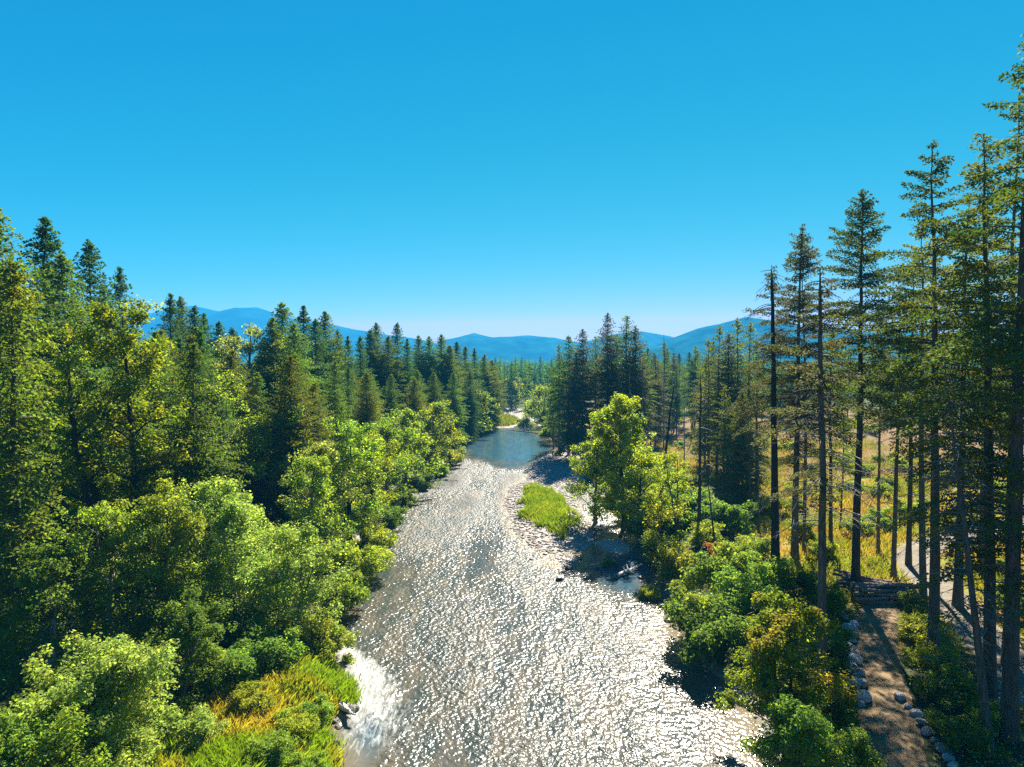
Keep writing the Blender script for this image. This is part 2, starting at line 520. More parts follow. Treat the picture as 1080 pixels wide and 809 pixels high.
M['ground'] = ground_mat()
M['dirt'] = road_mat('packed_dirt', (0.105, 0.07, 0.035), (0.235, 0.165, 0.088))
M['gravel_road'] = road_mat('road_gravel', (0.09, 0.076, 0.055), (0.175, 0.15, 0.11))
M['water'] = water_mat()
M['stone'] = plain_mat('boulder_stone', (0.16, 0.155, 0.145), (0.40, 0.385, 0.36), 3.0)
M['cobble'] = plain_mat('river_cobble', (0.12, 0.105, 0.09), (0.30, 0.27, 0.24), 3.0)
M['wet_stone'] = plain_mat('wet_stone', (0.02, 0.018, 0.015), (0.08, 0.07, 0.055), 3.0, 0.4)
M['log_bark'] = bark_mat('log_bark', (0.07, 0.055, 0.045), (0.24, 0.19, 0.15))
M['log_end'] = plain_mat('cut_log_end', (0.30, 0.20, 0.11), (0.5, 0.36, 0.22), 6.0)
M['hill'] = plain_mat('haze_tinted_forest', (0.002, 0.019, 0.029), (0.012, 0.068, 0.074), 0.011, 1.0, 6.0, 0.0)  # blue of distance haze is mixed into the forest's base colour

# ------------------------------------------------------------------ ground sheet


def axis(segs):
    a = []
    for lo, hi, st in segs:
        a += list(np.arange(lo, hi, st))
    a.append(segs[-1][1])
    return np.array(a)


gx = axis([(-4400, -1000, 200), (-1000, -200, 25), (-200, -80, 4), (-80, 75, 0.8), (75, 200, 4), (200, 1000, 25), (1000, 4400, 200)])
gy = axis([(-580, -200, 40), (-200, 20, 6), (20, 190, 0.8), (190, 420, 2.0), (420, 1000, 20), (1000, 5450, 200)])


def grid_mesh(name, ax, ay, zf, mat, smooth=True):
    X, Y = np.meshgrid(ax, ay)
    Z = zf(X, Y)
    nx, ny = len(ax), len(ay)
    v = np.stack([X, Y, Z], -1).reshape(-1, 3)
    i = np.arange(nx * ny).reshape(ny, nx)
    f = np.stack([i[:-1, :-1], i[:-1, 1:], i[1:, 1:], i[1:, :-1]], -1).reshape(-1, 4)
    g = Geo(); g.add(v, f)
    me = g.mesh(name, [mat], smooth)
    return me, X.ravel(), Y.ravel(), Z.ravel()


def add_attr(me, name, vals):
    a = me.attributes.new(name, 'FLOAT', 'POINT')
    a.data.foreach_set("value", np.asarray(vals, np.float32))


def meadow_f(x, y):
    """open ground: the clearing on the right bank and the grassy shelf on the left"""
    d = shore(x, y)
    right = (x > 0) * sstep(9, 16, d) * sstep(48, 60, y) * (1 - sstep(330, 380, y)) * (1 - sstep(80, 130, x) * 0.5)
    cx, cy_ = at(268, 785, 1.2)
    left = 1.0 * np.exp(-(((x - cx) / 6.5) ** 2 + ((y - cy_) / 9.0) ** 2) ** 2)
    cx, cy_ = at(330, 735, 0.8)
    left2 = np.exp(-(((x - cx) / 4.5) ** 2 + ((y - cy_) / 6.0) ** 2) ** 2)
    return np.maximum(np.maximum(right, left), left2)


def slash_f(x, y):
    d = shore(x, y)
    b = sstep(128, 146, y) * (1 - sstep(280, 330, y)) * (x > 0) * sstep(16, 26, d)
    return b * (0.6 + 0.9 * fbm(x * 0.06, y * 0.06, 77))


me, X, Y, Z = grid_mesh("ground", gx, gy, terrain, M['ground'])
d = shore(X, Y)
gr = np.zeros_like(X)
for k in range(len(ISLES)):
    gr = np.maximum(gr, 1 - sstep(0.9, 1.3, isle_f(X, Y, k)))
gr = np.maximum(gr, (1 - sstep(0.6, 2.6, np.abs(d))) * 0.8)
add_attr(me, "gravel", gr)
add_attr(me, "meadow", meadow_f(X, Y))
add_attr(me, "slash", slash_f(X, Y))
add_attr(me, "bed", 1 - sstep(-0.12, 0.06, Z))
ground = tag(link("ground", me), kind="structure")

# ------------------------------------------------------------------ river water
wx = axis([(-60, -34, 2.0), (-34, 36, 0.35), (36, 80, 2.0)])
wy = axis([(-60, 34, 3.0), (34, 130, 0.35), (130, 220, 0.8), (220, 365, 2.0)])
fx, fy = at(362, 705)


def foam_f(x, y):
    px = PW / 2 + F_PX * x / np.maximum(y, 1); py = HORIZON + F_PX * CAM_H / np.maximum(y, 1)
    # chute down the left bank, in metres
    cx = np.interp(y, [38, 44, 49, 54, 58, 61], [-8.6, -9.2, -10.2, -11.8, -14.4, -17.0])
    wd = np.interp(y, [38, 44, 49, 54, 58, 61], [4.4, 4.0, 3.0, 2.6, 1.9, 1.5])
    a = 1.1 * np.exp(-((x - cx) / wd) ** 2) * sstep(36, 50, y) * (1 - sstep(58.5, 62, y))
    b = 0.62 * np.exp(-(((y - 338) / 12.0) ** 2))
    cx2, cy2 = at(440, 547)
    c = 0.45 * np.exp(-(((x - cx2) / 5.0) ** 2 + ((y - cy2) / 4.0) ** 2))
    cx3, cy3 = at(556, 463)
    e = 0.30 * np.exp(-(((x - cx3) / 5.0) ** 2 + ((y - cy3) / 30.0) ** 2))
    rif = 0.30 * sstep(36, 60, y) * (1 - sstep(105, 150, y)) * (0.4 + 1.2 * fbm(x * 0.16, y * 0.08, 55)) * sstep(1, 4, -shore(x, y))
    return np.maximum.reduce([a, b, c, e, rif])


def calm_f(x, y):
    pool = sstep(140, 176, y + 34 * (fbm(x * 0.09, y * 0.05, 58) - 0.47) + 0.5 * x) * (1 - sstep(270, 300, y))
    cx, cy_ = at(650, 590)
    ch = np.exp(-(((x - cx) / 6.0) ** 2 + ((y - cy_) / 14.0) ** 2) ** 2)
    cx, cy_ = at(366, 790)
    lf = np.exp(-(((x - cx) / 2.4) ** 2 + ((y - cy_) / 4.5) ** 2) ** 2)
    d = -shore(x, y)
    edge = 0.6 * (1 - sstep(0, 3.0, d))
    return np.clip(np.maximum.reduce([0.88 * pool, 0.85 * ch, 0.9 * lf, edge]), 0, 0.95)


def water_z(x, y):
    fo = foam_f(x, y); rip = 1 - calm_f(x, y)
    return 0.05 * rip * (fbm(x * 1.1, y * 0.8, 21) - 0.47) + fo * 0.55 * (fbm(x * 1.3, y * 0.7, 22) - 0.35) * (y < 70)


me, X, Y, Z = grid_mesh("river", wx, wy, water_z, M['water'])
keep = None
add_attr(me, "ripple", (1 - calm_f(X, Y)) * (0.35 + 2.0 * fbm(X * 0.24, Y * 0.05, 31)) * (1 + 0.8 * sstep(60, 140, Y)))
add_attr(me, "foam", foam_f(X, Y))
add_attr(me, "shallow", sstep(-0.75, -0.05, terrain(X, Y)))
river = tag(link("river", me), kind="structure")

# ------------------------------------------------------------------ roads


def strip(name, cl, width, mat, lift=0.05, step=0.7):
    cl = np.array(cl, float)
    seg = np.r_[0, np.cumsum(np.linalg.norm(np.diff(cl, axis=0), axis=1))]
    s = np.arange(0, seg[-1], step)
    # smooth centre line
    x = np.interp(s, seg, cl[:, 0]); y = np.interp(s, seg, cl[:, 1])
    k = np.ones(9) / 9
    xs = np.convolve(np.pad(x, 4, 'edge'), k, 'valid'); ys = np.convolve(np.pad(y, 4, 'edge'), k, 'valid')
    t = np.stack([np.gradient(xs), np.gradient(ys)], 1); t /= np.linalg.norm(t, axis=1, keepdims=True)
    nn = np.stack([-t[:, 1], t[:, 0]], 1)
    m_ = 13
    u = np.linspace(-1, 1, m_)
    wv = width * 0.5 * (0.85 + 0.4 * fbm(s * 0.3, s * 0 + 5.5, 61))[:, None]
    Xs = xs[:, None] + nn[:, 0:1] * u * wv; Ys = ys[:, None] + nn[:, 1:2] * u * wv
    Zs = terrain(Xs, Ys) + lift - 0.16 * sstep(0.72, 1.0, np.abs(u))[None, :] - 0.05 * np.exp(-((np.abs(u) - 0.45) / 0.12) ** 2)[None, :] + 0.04 * (fbm(Xs * 1.5, Ys * 1.5, 62) - 0.47)
    v = np.stack([Xs, Ys, Zs], -1).reshape(-1, 3)
    i = np.arange(len(s) * m_).reshape(len(s), m_)
    f = np.stack([i[:-1, :-1], i[1:, :-1], i[1:, 1:], i[:-1, 1:]], -1).reshape(-1, 4)
    g = Geo(); g.add(v, f[:, ::-1])
    return tag(link(name, g.mesh(name, [mat], True)), kind="structure")


G = lambda px, py: at(px, py, 1.7)
TRACK = [G(1010, 1100), G(985, 950), G(962, 860), G(948, 809), G(938, 760), G(928, 710), G(922, 670), G(924, 648), G(938, 632)]
ROAD = [G(1330, 1000), G(1190, 820), G(1095, 725), G(1050, 680), G(1010, 640), G(985, 615), G(968, 598), G(966, 585), G(985, 572), G(1040, 560), G(1150, 548)]
strip("dirt_track", TRACK, 3.9, M['dirt'])
strip("gravel_road", ROAD, 5.0, M['gravel_road'], 0.06)


def road_dist(x, y):
    d = np.full(np.shape(x), 1e9)
    for cl in (TRACK, ROAD):
        for (ax_, ay_), (bx, by) in zip(cl[:-1], cl[1:]):
            vx, vy = bx - ax_, by - ay_
            t = np.clip(((x - ax_) * vx + (y - ay_) * vy) / (vx * vx + vy * vy), 0, 1)
            d = np.minimum(d, np.hypot(x - ax_ - t * vx, y - ay_ - t * vy))
    return d


# ------------------------------------------------------------------ hills on the skyline
def ridge(name, d0, depth, prof, seed):
    """a range of hills: skyline given as (px, py) at distance d0"""
    px = np.array([p[0] for p in prof], float)
    hz = np.array([z_at(p[1], d0) for p in prof])
    xs = np.array([x_at(p, d0, 60) for p in px])
    ax_ = np.linspace(xs[0], xs[-1], 260); ay_ = np.linspace(d0 - depth, d0 + depth, 70)

    def zf(X, Y):
        h = np.interp(X, xs, hz)
        t = np.abs(Y - d0) / depth
        s = (1 - sstep(0, 1, t))
        n1 = fbm(X / (depth * 0.55), Y / (depth * 0.55), seed, 5) - 0.47
        spur = np.abs(fbm(X / (depth * 0.35), Y / (depth * 0.8), seed + 5, 4) - 0.5)
        return h * s * (1 + 0.5 * n1 * np.minimum(t * 3, 1)) - h * 0.55 * spur * np.minimum(t * 4, 1) * (1 - t) + h * 0.035 * (fbm(X / 90, Y / 90, seed + 9, 3) - 0.5) - 12 * t
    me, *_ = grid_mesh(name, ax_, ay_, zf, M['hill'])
    return tag(link(name, me), kind="structure")


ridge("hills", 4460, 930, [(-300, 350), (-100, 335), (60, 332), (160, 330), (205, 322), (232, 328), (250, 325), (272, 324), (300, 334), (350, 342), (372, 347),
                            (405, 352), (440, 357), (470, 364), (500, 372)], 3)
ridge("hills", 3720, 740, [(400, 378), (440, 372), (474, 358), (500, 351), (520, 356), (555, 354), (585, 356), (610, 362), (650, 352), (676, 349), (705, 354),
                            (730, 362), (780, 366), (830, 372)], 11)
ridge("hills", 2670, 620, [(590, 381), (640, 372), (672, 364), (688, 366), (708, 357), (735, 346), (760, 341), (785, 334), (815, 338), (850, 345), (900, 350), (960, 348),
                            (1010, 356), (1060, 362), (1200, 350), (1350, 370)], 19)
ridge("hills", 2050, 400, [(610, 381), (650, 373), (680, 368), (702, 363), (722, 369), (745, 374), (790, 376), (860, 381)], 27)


# ------------------------------------------------------------------ tree builders
def conifer(name, seed, H, R, cb=0.2, r0=None, whorl=0.6, nb=5, tw=1.0, leafs=3, keep=0.92, droop=0.35, up=0.35, mat='fir', bark='bark',
            dead_from=None, dead_n=0, lean=(0, 0), top_cut=False, sides=9, irr=0.3, round_=0.85, tip=0.5, wood=True, nw=0.34, cap=0.64):
    """trunk mesh and crown mesh of a conifer of height H, crown half-width R, living from cb*H up"""
    rng = np.random.default_rng(seed)
    r0 = r0 or H * 0.0105
    gt, gc = Geo(), Geo()
    k = 16
    u = np.linspace(0, 1, k)
    bend = np.cumsum(rng.normal(0, 0.0022 * H, (k, 2)), 0) * u[:, None]
    tp = np.stack([bend[:, 0] + lean[0] * u, bend[:, 1] + lean[1] * u, u * H - 0.4 * (u == 0)], 1)
    rad = r0 * (1 - u) ** 0.85 * (1 + 0.35 * np.exp(-u * 40)) + 0.015
    if top_cut:
        rad = r0 * (1 - 0.72 * u) * (1 + 0.35 * np.exp(-u * 40)); rad[-1] = 0.02
    gt.tube(tp, rad, sides)
    tx = lambda h: np.array([np.interp(h / H, u, tp[:, 0]), np.interp(h / H, u, tp[:, 1]), h])
    tr = lambda h: float(np.interp(h / H, u, rad))
    # living branches
    h = H * cb
    az = rng.uniform(0, 6.28)
    while h < H - 0.3:
        q = (h - H * cb) / (H * (1 - cb))
        prof = min(1.0, 0.62 + 2.2 * q) * min((1 - q) ** round_ * 1.12, cap)
        for i in range(nb):
            az += 6.283 / nb + rng.normal(0, 0.35)
            if rng.random() > keep:
                continue
            L = R * prof * rng.uniform(1 - irr * 1.6, 1 + irr * 0.6) + 0.25 * tip
            L = min(L, 0.08 + 0.55 * (H - h))
            if L < 0.15:
                continue
            hh = h + rng.uniform(-0.5, 0.5) * whorl
            if hh > H: continue
            base = tx(hh)
            dr = np.array([math.cos(az), math.sin(az), 0])
            sd = np.array([-dr[1], dr[0], 0])
            upk = up * (0.25 + 1.3 * q ** 1.3) * rng.uniform(0.6, 1.3)
            dk = droop * (1.15 - q) * rng.uniform(0.6, 1.4)
            n_st = max(3, int(L / (0.42 / tw)))
            t = np.linspace(0.10 if q > 0.3 else 0.2, 1, n_st)
            curve = rng.normal(0, 0.12)
            C = base + dr * (L * t)[:, None] + sd * (curve * L * t * t)[:, None]
            C[:, 2] += L * (upk * t - dk * t * t)
            if wood and L > 0.8:
                tt = np.linspace(0, 1, 5)
                B = base + dr * (L * tt)[:, None] + sd * (curve * L * tt * tt)[:, None]
                B[:, 2] += L * (upk * tt - dk * tt * tt)
                gc.tube(B, np.linspace(max(0.02, 0.016 * L), 0.008, 5), 3, 1)
            # side twigs: fan of sprays
            tl = (0.34 * L * (1.08 - t) + min(0.28, 0.05 + 0.16 * L)) * (0.75 + 0.3 * tw)
            for s in (-1, 1):
                for j in range(leafs):
                    f = (j + rng.uniform(0.2, 0.9, n_st)) / leafs
                    off = tl * f
                    c = C + (sd * s)[None] * (off * 0.85)[:, None] + dr[None] * (off * 0.5)[:, None]
                    c[:, 2] += -off * 0.22 + rng.normal(0, 0.06 + 0.03 * L * 0.5, n_st)
                    c[:, :2] += rng.normal(0, 0.05, (n_st, 2))
                    tg = sd[None] * s * 0.8 + dr[None] * rng.uniform(0.2, 0.9, (n_st, 1)) + rng.normal(0, 0.25, (n_st, 3))
                    tg[:, 2] -= rng.uniform(0.0, 0.9, n_st)
                    nr = np.array([0, 0, 0.5]) + rng.normal(0, 0.7, (n_st, 3)); nr /= np.linalg.norm(nr, axis=1, keepdims=True)
                    ll = np.maximum(min(0.34, 0.16 + 0.16 * L), tl * 0.9 / leafs * 1.5) / (0.6 + 0.4 * tw)
                    gc.leaves(c, nr, ll, np.minimum(ll * 0.5, nw / tw), 0, tang=tg)
            c = C[-1:] + dr * 0.12
            gc.leaves(c, np.array([[0, 0, 1.0]]), min(0.5, 0.15 + 0.2 * L), 0.12, 0, tang=dr[None])
        h += whorl * rng.uniform(0.7, 1.3) * (0.4 + 0.6 * min(1.0, (H - h) / 7.0))
    # leader
    if not top_cut:
        c = tx(H - 0.5)[None] + rng.normal(0, 0.035, (26, 3)); c[:, 2] += rng.uniform(-.6, .55, 26)
        nr = rng.normal(size=(26, 3)); nr /= np.linalg.norm(nr, axis=1, keepdims=True)
        gc.leaves(c, nr, 0.34, 0.07, 0, tang=np.tile([0, 0, 1.0], (26, 1)) + rng.normal(0, 0.5, (26, 3)))
    # dead, bare, drooping lower branches with fine twigs
    if dead_n:
        lo = (dead_from if dead_from is not None else cb * 0.4) * H
        hi = H * cb + (H * (1 - cb)) * (1.0 if top_cut else 0.25)
        for i in range(dead_n):
            hh = rng.uniform(lo, hi)
            base = tx(hh); a = rng.uniform(0, 6.28)
            L = rng.uniform(0.35, 1.0) * R * 0.95 * min(1, 0.25 + 1.1 * (1 - hh / H) ** 0.7)
            dr = np.array([math.cos(a), math.sin(a), 0]); sd = np.array([-dr[1], dr[0], 0])
            tt = np.linspace(0, 1, 6); dk = rng.uniform(0.25, 0.75); cv = rng.normal(0, 0.12)
            B = base + dr * (L * tt)[:, None] + sd * (cv * L * tt * tt)[:, None]; B[:, 2] += L * (0.15 * tt - dk * tt ** 2)
            gt.tube(B, np.linspace(0.045, 0.012, 6), 3, 1)
            for q_ in rng.uniform(0.25, 1.0, int(3 + L * 1.6)):
                p0 = np.array([np.interp(q_, tt, B[:, z_]) for z_ in range(3)])
                s = rng.choice([-1, 1]); l2 = rng.uniform(0.3, 0.9) * (0.4 + 0.2 * L)
                e = p0 + (sd * s * 0.8 + dr * 0.6) * l2; e[2] -= l2 * rng.uniform(0.2, 0.8)
                gt.tube(np.array([p0, (p0 + e) / 2 + [0, 0, 0.05], e]), [0.016, 0.012, 0.006], 3, 1)
    bm = M[bark]
    tm = gt.mesh(name + "_trunk", [bm, M['bark_grey']], True)
    cm = gc.mesh(name + "_crown", [M[mat], bm]) if gc.n else None
    return tm, cm, H


def broadleaf(name, seed, H, R, cb=0.25, r0=None, limbs=16, subs=5, leaves=60, ls=0.26, clump=0.75, mat='leaf', bark='bark_pale', stems=1,
              flat=0.85, profile='oval', lean=(0, 0), hang=0.0):
    """trunk-and-limbs mesh and leaf crown of a broadleaf tree or bush"""
    rng = np.random.default_rng(seed)
    r0 = r0 or 0.02 * H / max(1, stems) ** 0.5
    gt, gc = Geo(), Geo()
    cl = []
    for s in range(stems):
        a0 = rng.uniform(0, 6.28); sp_ = 0.0 if stems == 1 else R * rng.uniform(0.25, 0.6)
        k = 9; u = np.linspace(0, 1, k)
        hs = H * (0.9 if stems == 1 else rng.uniform(0.65, 0.95))
        bend = np.cumsum(rng.normal(0, 0.012 * H, (k, 2)), 0) * u[:, None]
        tp = np.stack([bend[:, 0] + (lean[0] + math.cos(a0) * sp_) * u ** 1.2, bend[:, 1] + (lean[1] + math.sin(a0) * sp_) * u ** 1.2, hs * u - 0.3 * (u == 0)], 1)
        rad = r0 * (1 - u) ** 0.8 * (1 + 0.5 * np.exp(-u * 30)) + 0.012
        gt.tube(tp, rad, 7)
        nl = max(3, limbs // stems)
        az = rng.uniform(0, 6.28)
        for i in range(nl):
            az += 2.4 + rng.normal(0, 0.35)
            q = (i + rng.uniform(0, 0.9)) / nl
            hf = cb + (0.93 - cb) * q
            if profile == 'oval': pr = math.sin(math.pi * (0.22 + 0.68 * q)) ** 0.8
            elif profile == 'dome': pr = math.sqrt(max(0.05, 1 - q ** 2.2))
            elif profile == 'column': pr = 0.75 * math.sin(math.pi * (0.25 + 0.65 * q)) ** 0.5
            else: pr = 1 - 0.8 * q
            L = R * pr * rng.uniform(0.65, 1.15)
            if stems > 1: L *= 0.75
            el = R_(rng.uniform(10, 55) + 30 * q)
            b = np.array([np.interp(hf, u, tp[:, z]) for z in range(3)])
            dr = np.array([math.cos(az), math.sin(az), 0.0])
            tt = np.linspace(0, 1, 6)
            hz_ = L * tt
            wig = np.cumsum(rng.normal(0, 0.03 * L, (6, 3)), 0); wig[0] = 0
            B = b + dr * hz_[:, None] + wig
            B[:, 2] += L * (math.tan(min(el, 1.1)) * 0.75 * tt * (1 - 0.35 * tt)) - hang * L * tt ** 2
            B[:, 2] = np.minimum(B[:, 2], H * 0.99)
            rl = max(0.014, float(np.interp(hf, u, rad)) * 0.5)
            gt.tube(B, np.linspace(rl, 0.012, 6), 4)
            cl.append((B[-1], 0.85))
            for j in range(subs):
                t0 = rng.uniform(0.3, 1.0)
                p0 = np.array([np.interp(t0, tt, B[:, z]) for z in range(3)])
                dv = dr * 0.5 + rng.normal(0, 0.75, 3); dv[2] = abs(dv[2]) * 0.7 - hang * 0.9 + 0.1
                dv /= np.linalg.norm(dv)
                e = p0 + dv * L * rng.uniform(0.22, 0.5)
                e[2] = min(e[2], H)
                gt.tube(np.array([p0, (p0 + e) / 2 + [0, 0, 0.04 * L], e]), [max(0.01, rl * 0.4), 0.012, 0.007], 3)
                cl.append((e, rng.uniform(0.6, 1.1)))
                if rng.random() < 0.5:
                    cl.append(((p0 + e) / 2 + rng.normal(0, 0.2, 3) * clump, rng.uniform(0.4, 0.8)))
        cl.append((tp[-1], 0.8))
    for c0, s in cl:
        s = s * rng.uniform(0.55, 1.3)
        n = int(leaves * 1.1 * s ** 1.5 * rng.uniform(0.5, 1.3))
        r = clump * s
        dirs = rng.normal(size=(n, 3)); dirs /= np.linalg.norm(dirs, axis=1, keepdims=True)
        rr = r * rng.uniform(0.1, 1, (n, 1)) ** 0.45
        c = c0 + dirs * rr * np.array([1, 1, flat])
        if hang: c[:, 2] -= hang * r * rng.uniform(0, 1.2, n)
        nr = dirs * 0.5 + np.array([0, 0, 0.75]) + rng.normal(0, 0.5, (n, 3)); nr /= np.linalg.norm(nr, axis=1, keepdims=True)
        L = ls * rng.uniform(0.5, 1.4, n)
        gc.leaves(c, nr, L, L * 0.62, 0, rng)
    return gt.mesh(name + "_trunk", [M[bark]], True), gc.mesh(name + "_crown", [M[mat]]), H


def place(kind, meshes, x, y, H=None, rz=0.0, label=None, cat='tree', group=None, wide=1.0, sink=0.1, parts=True, trunk='trunk', crown='crown', z=None):
    tm, cm, h0 = meshes
    r = bpy.data.objects.new(kind, None)
    col.objects.link(r)
    s = (H / h0) if H else 1.0
    r.location = (x, y, (tz(x, y) if z is None else z) - sink)
    r.rotation_euler = (0, 0, rz)
    r.scale = (s * wide, s * wide, s)
    r.empty_display_size = 0.5
    tag(r, label, cat, group)
    link(trunk, tm, r)
    if cm: link(crown, cm, r)
    return r


def spot(px, d, z=1.7):
    return x_at(px, d, z), d


def base_d(py, z=1.7):
    return at(540, py, z)[1]


rnd = random.Random(5)
TREES = []   # (px, py_top, d, radius) for collision checks

# ------------------------------------------------------------------ tall firs of the right bank, each its own shape
#  px at base, base py, top py, crown start, half-width, settings, label
HERO = [
    (1064, 775, 10, 0.20, 7.5, dict(whorl=.75, nb=5, keep=0.48, irr=.42, mat='fir_near', dead_n=26, droop=.42, lean=(.3, 0)), 'tallest fir of all, at the very edge of the view with a thick dark trunk'),
    (1044, 742, 138, 0.25, 6.6, dict(whorl=.75, nb=5, keep=0.42, irr=.42, mat='fir_gold', dead_n=22, lean=(-1.0, 0)), 'tall olive fir between the tallest fir and the grey leaning dead fir'),
    (1062, 700, 95, 0.34, 6, dict(r0=0.33, whorl=.8, nb=5, keep=0.36, irr=.45, mat='fir_near', dead_n=14), 'slim fir standing close behind the tallest fir, crown tangled with it'),
    (984, 694, 150, 0.47, 6.2, dict(whorl=.8, nb=5, keep=0.58, irr=.42, mat='fir_near', dead_n=18, lean=(-.5, 0)), 'tall fir with a pointed top on the verge between dirt track and gravel road'),
    (974, 642, 232, 0.42, 5.8, dict(r0=0.32, whorl=.75, nb=5, keep=0.52, irr=.45, mat='fir_gold', dead_n=16, lean=(-1.2, .5)), 'olive fir beside the log pile, shorter than the pointed fir in front'),
    (902, 624, 200, 0.46, 6.4, dict(whorl=.72, nb=5, keep=0.78, irr=.33, mat='fir_near', dead_n=10, up=.5, droop=.42), 'tall fir with symmetrical crown and long clean trunk rising beside the log pile'),
    (942, 614, 300, 0.52, 4.4, dict(r0=0.26, whorl=.8, nb=4, keep=0.50, irr=.4, mat='fir_near', dead_n=12), 'slender fir with bare straight trunk directly behind the log pile'),
    (926, 584, 330, 0.56, 3.8, dict(r0=0.20, whorl=.8, nb=4, keep=0.50, irr=.4, mat='fir_gold', dead_n=8), 'very thin fir in the meadow behind the log pile, bare trunk below'),
    (866, 722, 279, .46, 5, dict(whorl=.8, nb=4, keep=.42, irr=.5, mat='fir_fade', bark='bark', dead_n=85, dead_from=.38, top_cut=True, lean=(-.4, 0), r0=.36), 'dying fir with broken bare top and grey drooping branches, thick trunk among green shrubs'),
    (818, 602, 278, .50, 6, dict(whorl=.8, nb=4, keep=.5, irr=.5, mat='fir_fade', bark='bark_dark', dead_n=70, dead_from=.42, top_cut=True, lean=(-.9, 0), r0=.48), 'dying fir with snapped top and long drooping branches, thick dark trunk near the river'),
    (838, 590, 236, 0.3, 5.6, dict(whorl=.75, nb=5, keep=.62, irr=.42, mat='fir_fade', dead_n=45), 'tall thinning grey-green fir with fine pointed top behind the two snapped firs'),
    (848, 584, 247, 0.42, 4.6, dict(r0=0.22, whorl=.8, nb=4, keep=.6, irr=.42, mat='fir_fade', dead_n=24), 'thin half bare fir touching the tall thinning grey-green fir'),
    (876, 588, 345, 0.42, 5.2, dict(r0=0.25, whorl=.75, nb=5, keep=.66, irr=.42, mat='fir_gold', dead_n=20), 'lower olive fir with thin trunk between the broken fir and the symmetrical fir'),
    (1010, 640, 205, 0.3, 6.4, dict(whorl=.72, nb=5, keep=0.42, irr=.4, mat='fir_gold', dead_n=12), 'olive green fir across the gravel road, its crown filling the gap behind the pointed fir'),
    (1035, 610, 175, 0.36, 6.8, dict(r0=0.34, whorl=.72, nb=5, keep=0.42, irr=.4, mat='fir_near', dead_n=12), 'broad dark fir beyond the gravel road behind the olive firs'),
    (958, 596, 268, 0.48, 5.8, dict(r0=0.30, whorl=.72, nb=5, keep=0.50, irr=.4, mat='fir_near', dead_n=12), 'dark fir at the bend of the gravel road, long low sloping boughs'),
]
for i, (px, bpy_, tpy, cb, R, kw, lab) in enumerate(HERO):
    d = base_d(bpy_)
    x = x_at(px, d, 1.7)
    H = z_at(tpy, d) - tz(x, d)
    me3 = conifer("fir_tree", 100 + i, H, R * 1.15, cb, **{'round_': .8, 'cap': .72, 'leafs': 8, 'tw': 1.75, 'nw': .22, **kw})
    place("fir_tree", me3, x, d, label=lab, cat="fir tree", group="tall firs of the clearing")

# grey dead leaning fir close by
d = 40.5
H = z_at(395, d)
me3 = conifer("dead_fir", 150, H, 4.2, .9, r0=.25, keep=0, bark='bark', dead_n=110, dead_from=.3, lean=(-1.9, 2.0))
place("dead_fir", me3, x_at(1044, d, 1.7), d, label="dead grey fir with a leaning trunk and bare drooping twigs beside the gravel road", cat="dead tree")

# standing snags
SNAG = [
    (737, 566, 393, .27, (.2, 0), 'bark_dark', 'straight black branchless snag standing alone in the yellow shrubs'),
    (694, 545, 398, .30, (2.2, 0), 'bark_dark', 'leaning dark snag just behind the yellow maple on the river bank'),
    (675, 540, 372, .17, (.2, 0), 'bark_grey', 'pale grey snag without branches rising out of the yellow maple'),
    (722, 520, 440, .16, (-.3, 0), 'bark_grey', 'short crooked grey snag in front of the brown cleared patch'),
    (790, 545, 430, .16, (.3, 0), 'bark_dark', 'thin dark pole of a snag under the olive firs'),
    (800, 560, 455, .14, (-.2, 0), 'bark', 'short thin brown snag next to the thick dark trunk'),
    (886, 560, 420, .15, (.6, 0), 'bark', 'slanting thin brown snag behind the broken fir'),
    (757, 600, 480, .14, (-1.6, 0), 'bark_dark', 'crooked leaning dead stem above the red-leaved shrub'),
    (686, 470, 372, .2, (0, 0), 'bark_grey', 'far grey snag between the fir cluster and the leaning snag'),
    (700, 475, 352, .2, (.1, 0), 'bark_grey', 'far tall grey snag with tapered top behind the leaning snag'),
    (708, 462, 366, .16, (.1, 0), 'bark_grey', 'far thin grey snag left of the short crooked snag'),
    (716, 458, 380, .15, (.2, 0), 'bark_grey', 'far bleached pole standing behind the short crooked snag'),
    (729, 468, 376, .15, (-.1, 0), 'bark', 'far brown pole just left of the black branchless snag'),
    (663, 500, 366, .16, (.1, 0), 'bark_grey', 'grey pole on the right edge of the weathered fir cluster'),
    (770, 500, 440, .14, (.1, 0), 'bark', 'short brown pole in front of the olive-green fir clump'),
    (86, 610, 470, .42, (.3, 0), 'bark_grey', 'thick pale grey broken trunk in the dark gap below the tall maple'),
    (744, 470, 372, .2, (.1, 0), 'bark_grey', 'far grey snag just beyond the black branchless snag'),
]
for i, (px, bpy_, tpy, r, lean, bk, lab) in enumerate(SNAG):
    d = base_d(bpy_); x = x_at(px, d, 1.7)
    me3 = conifer("snag", 170 + i, z_at(tpy, d) - 1.7, 2.2, .95, r0=r, keep=0, bark=bk, dead_n=10, dead_from=.45, lean=lean, top_cut=True)
    place("snag", me3, x, d, label=lab, cat="dead tree", group="standing snags of the clearing" if px > 500 else None)

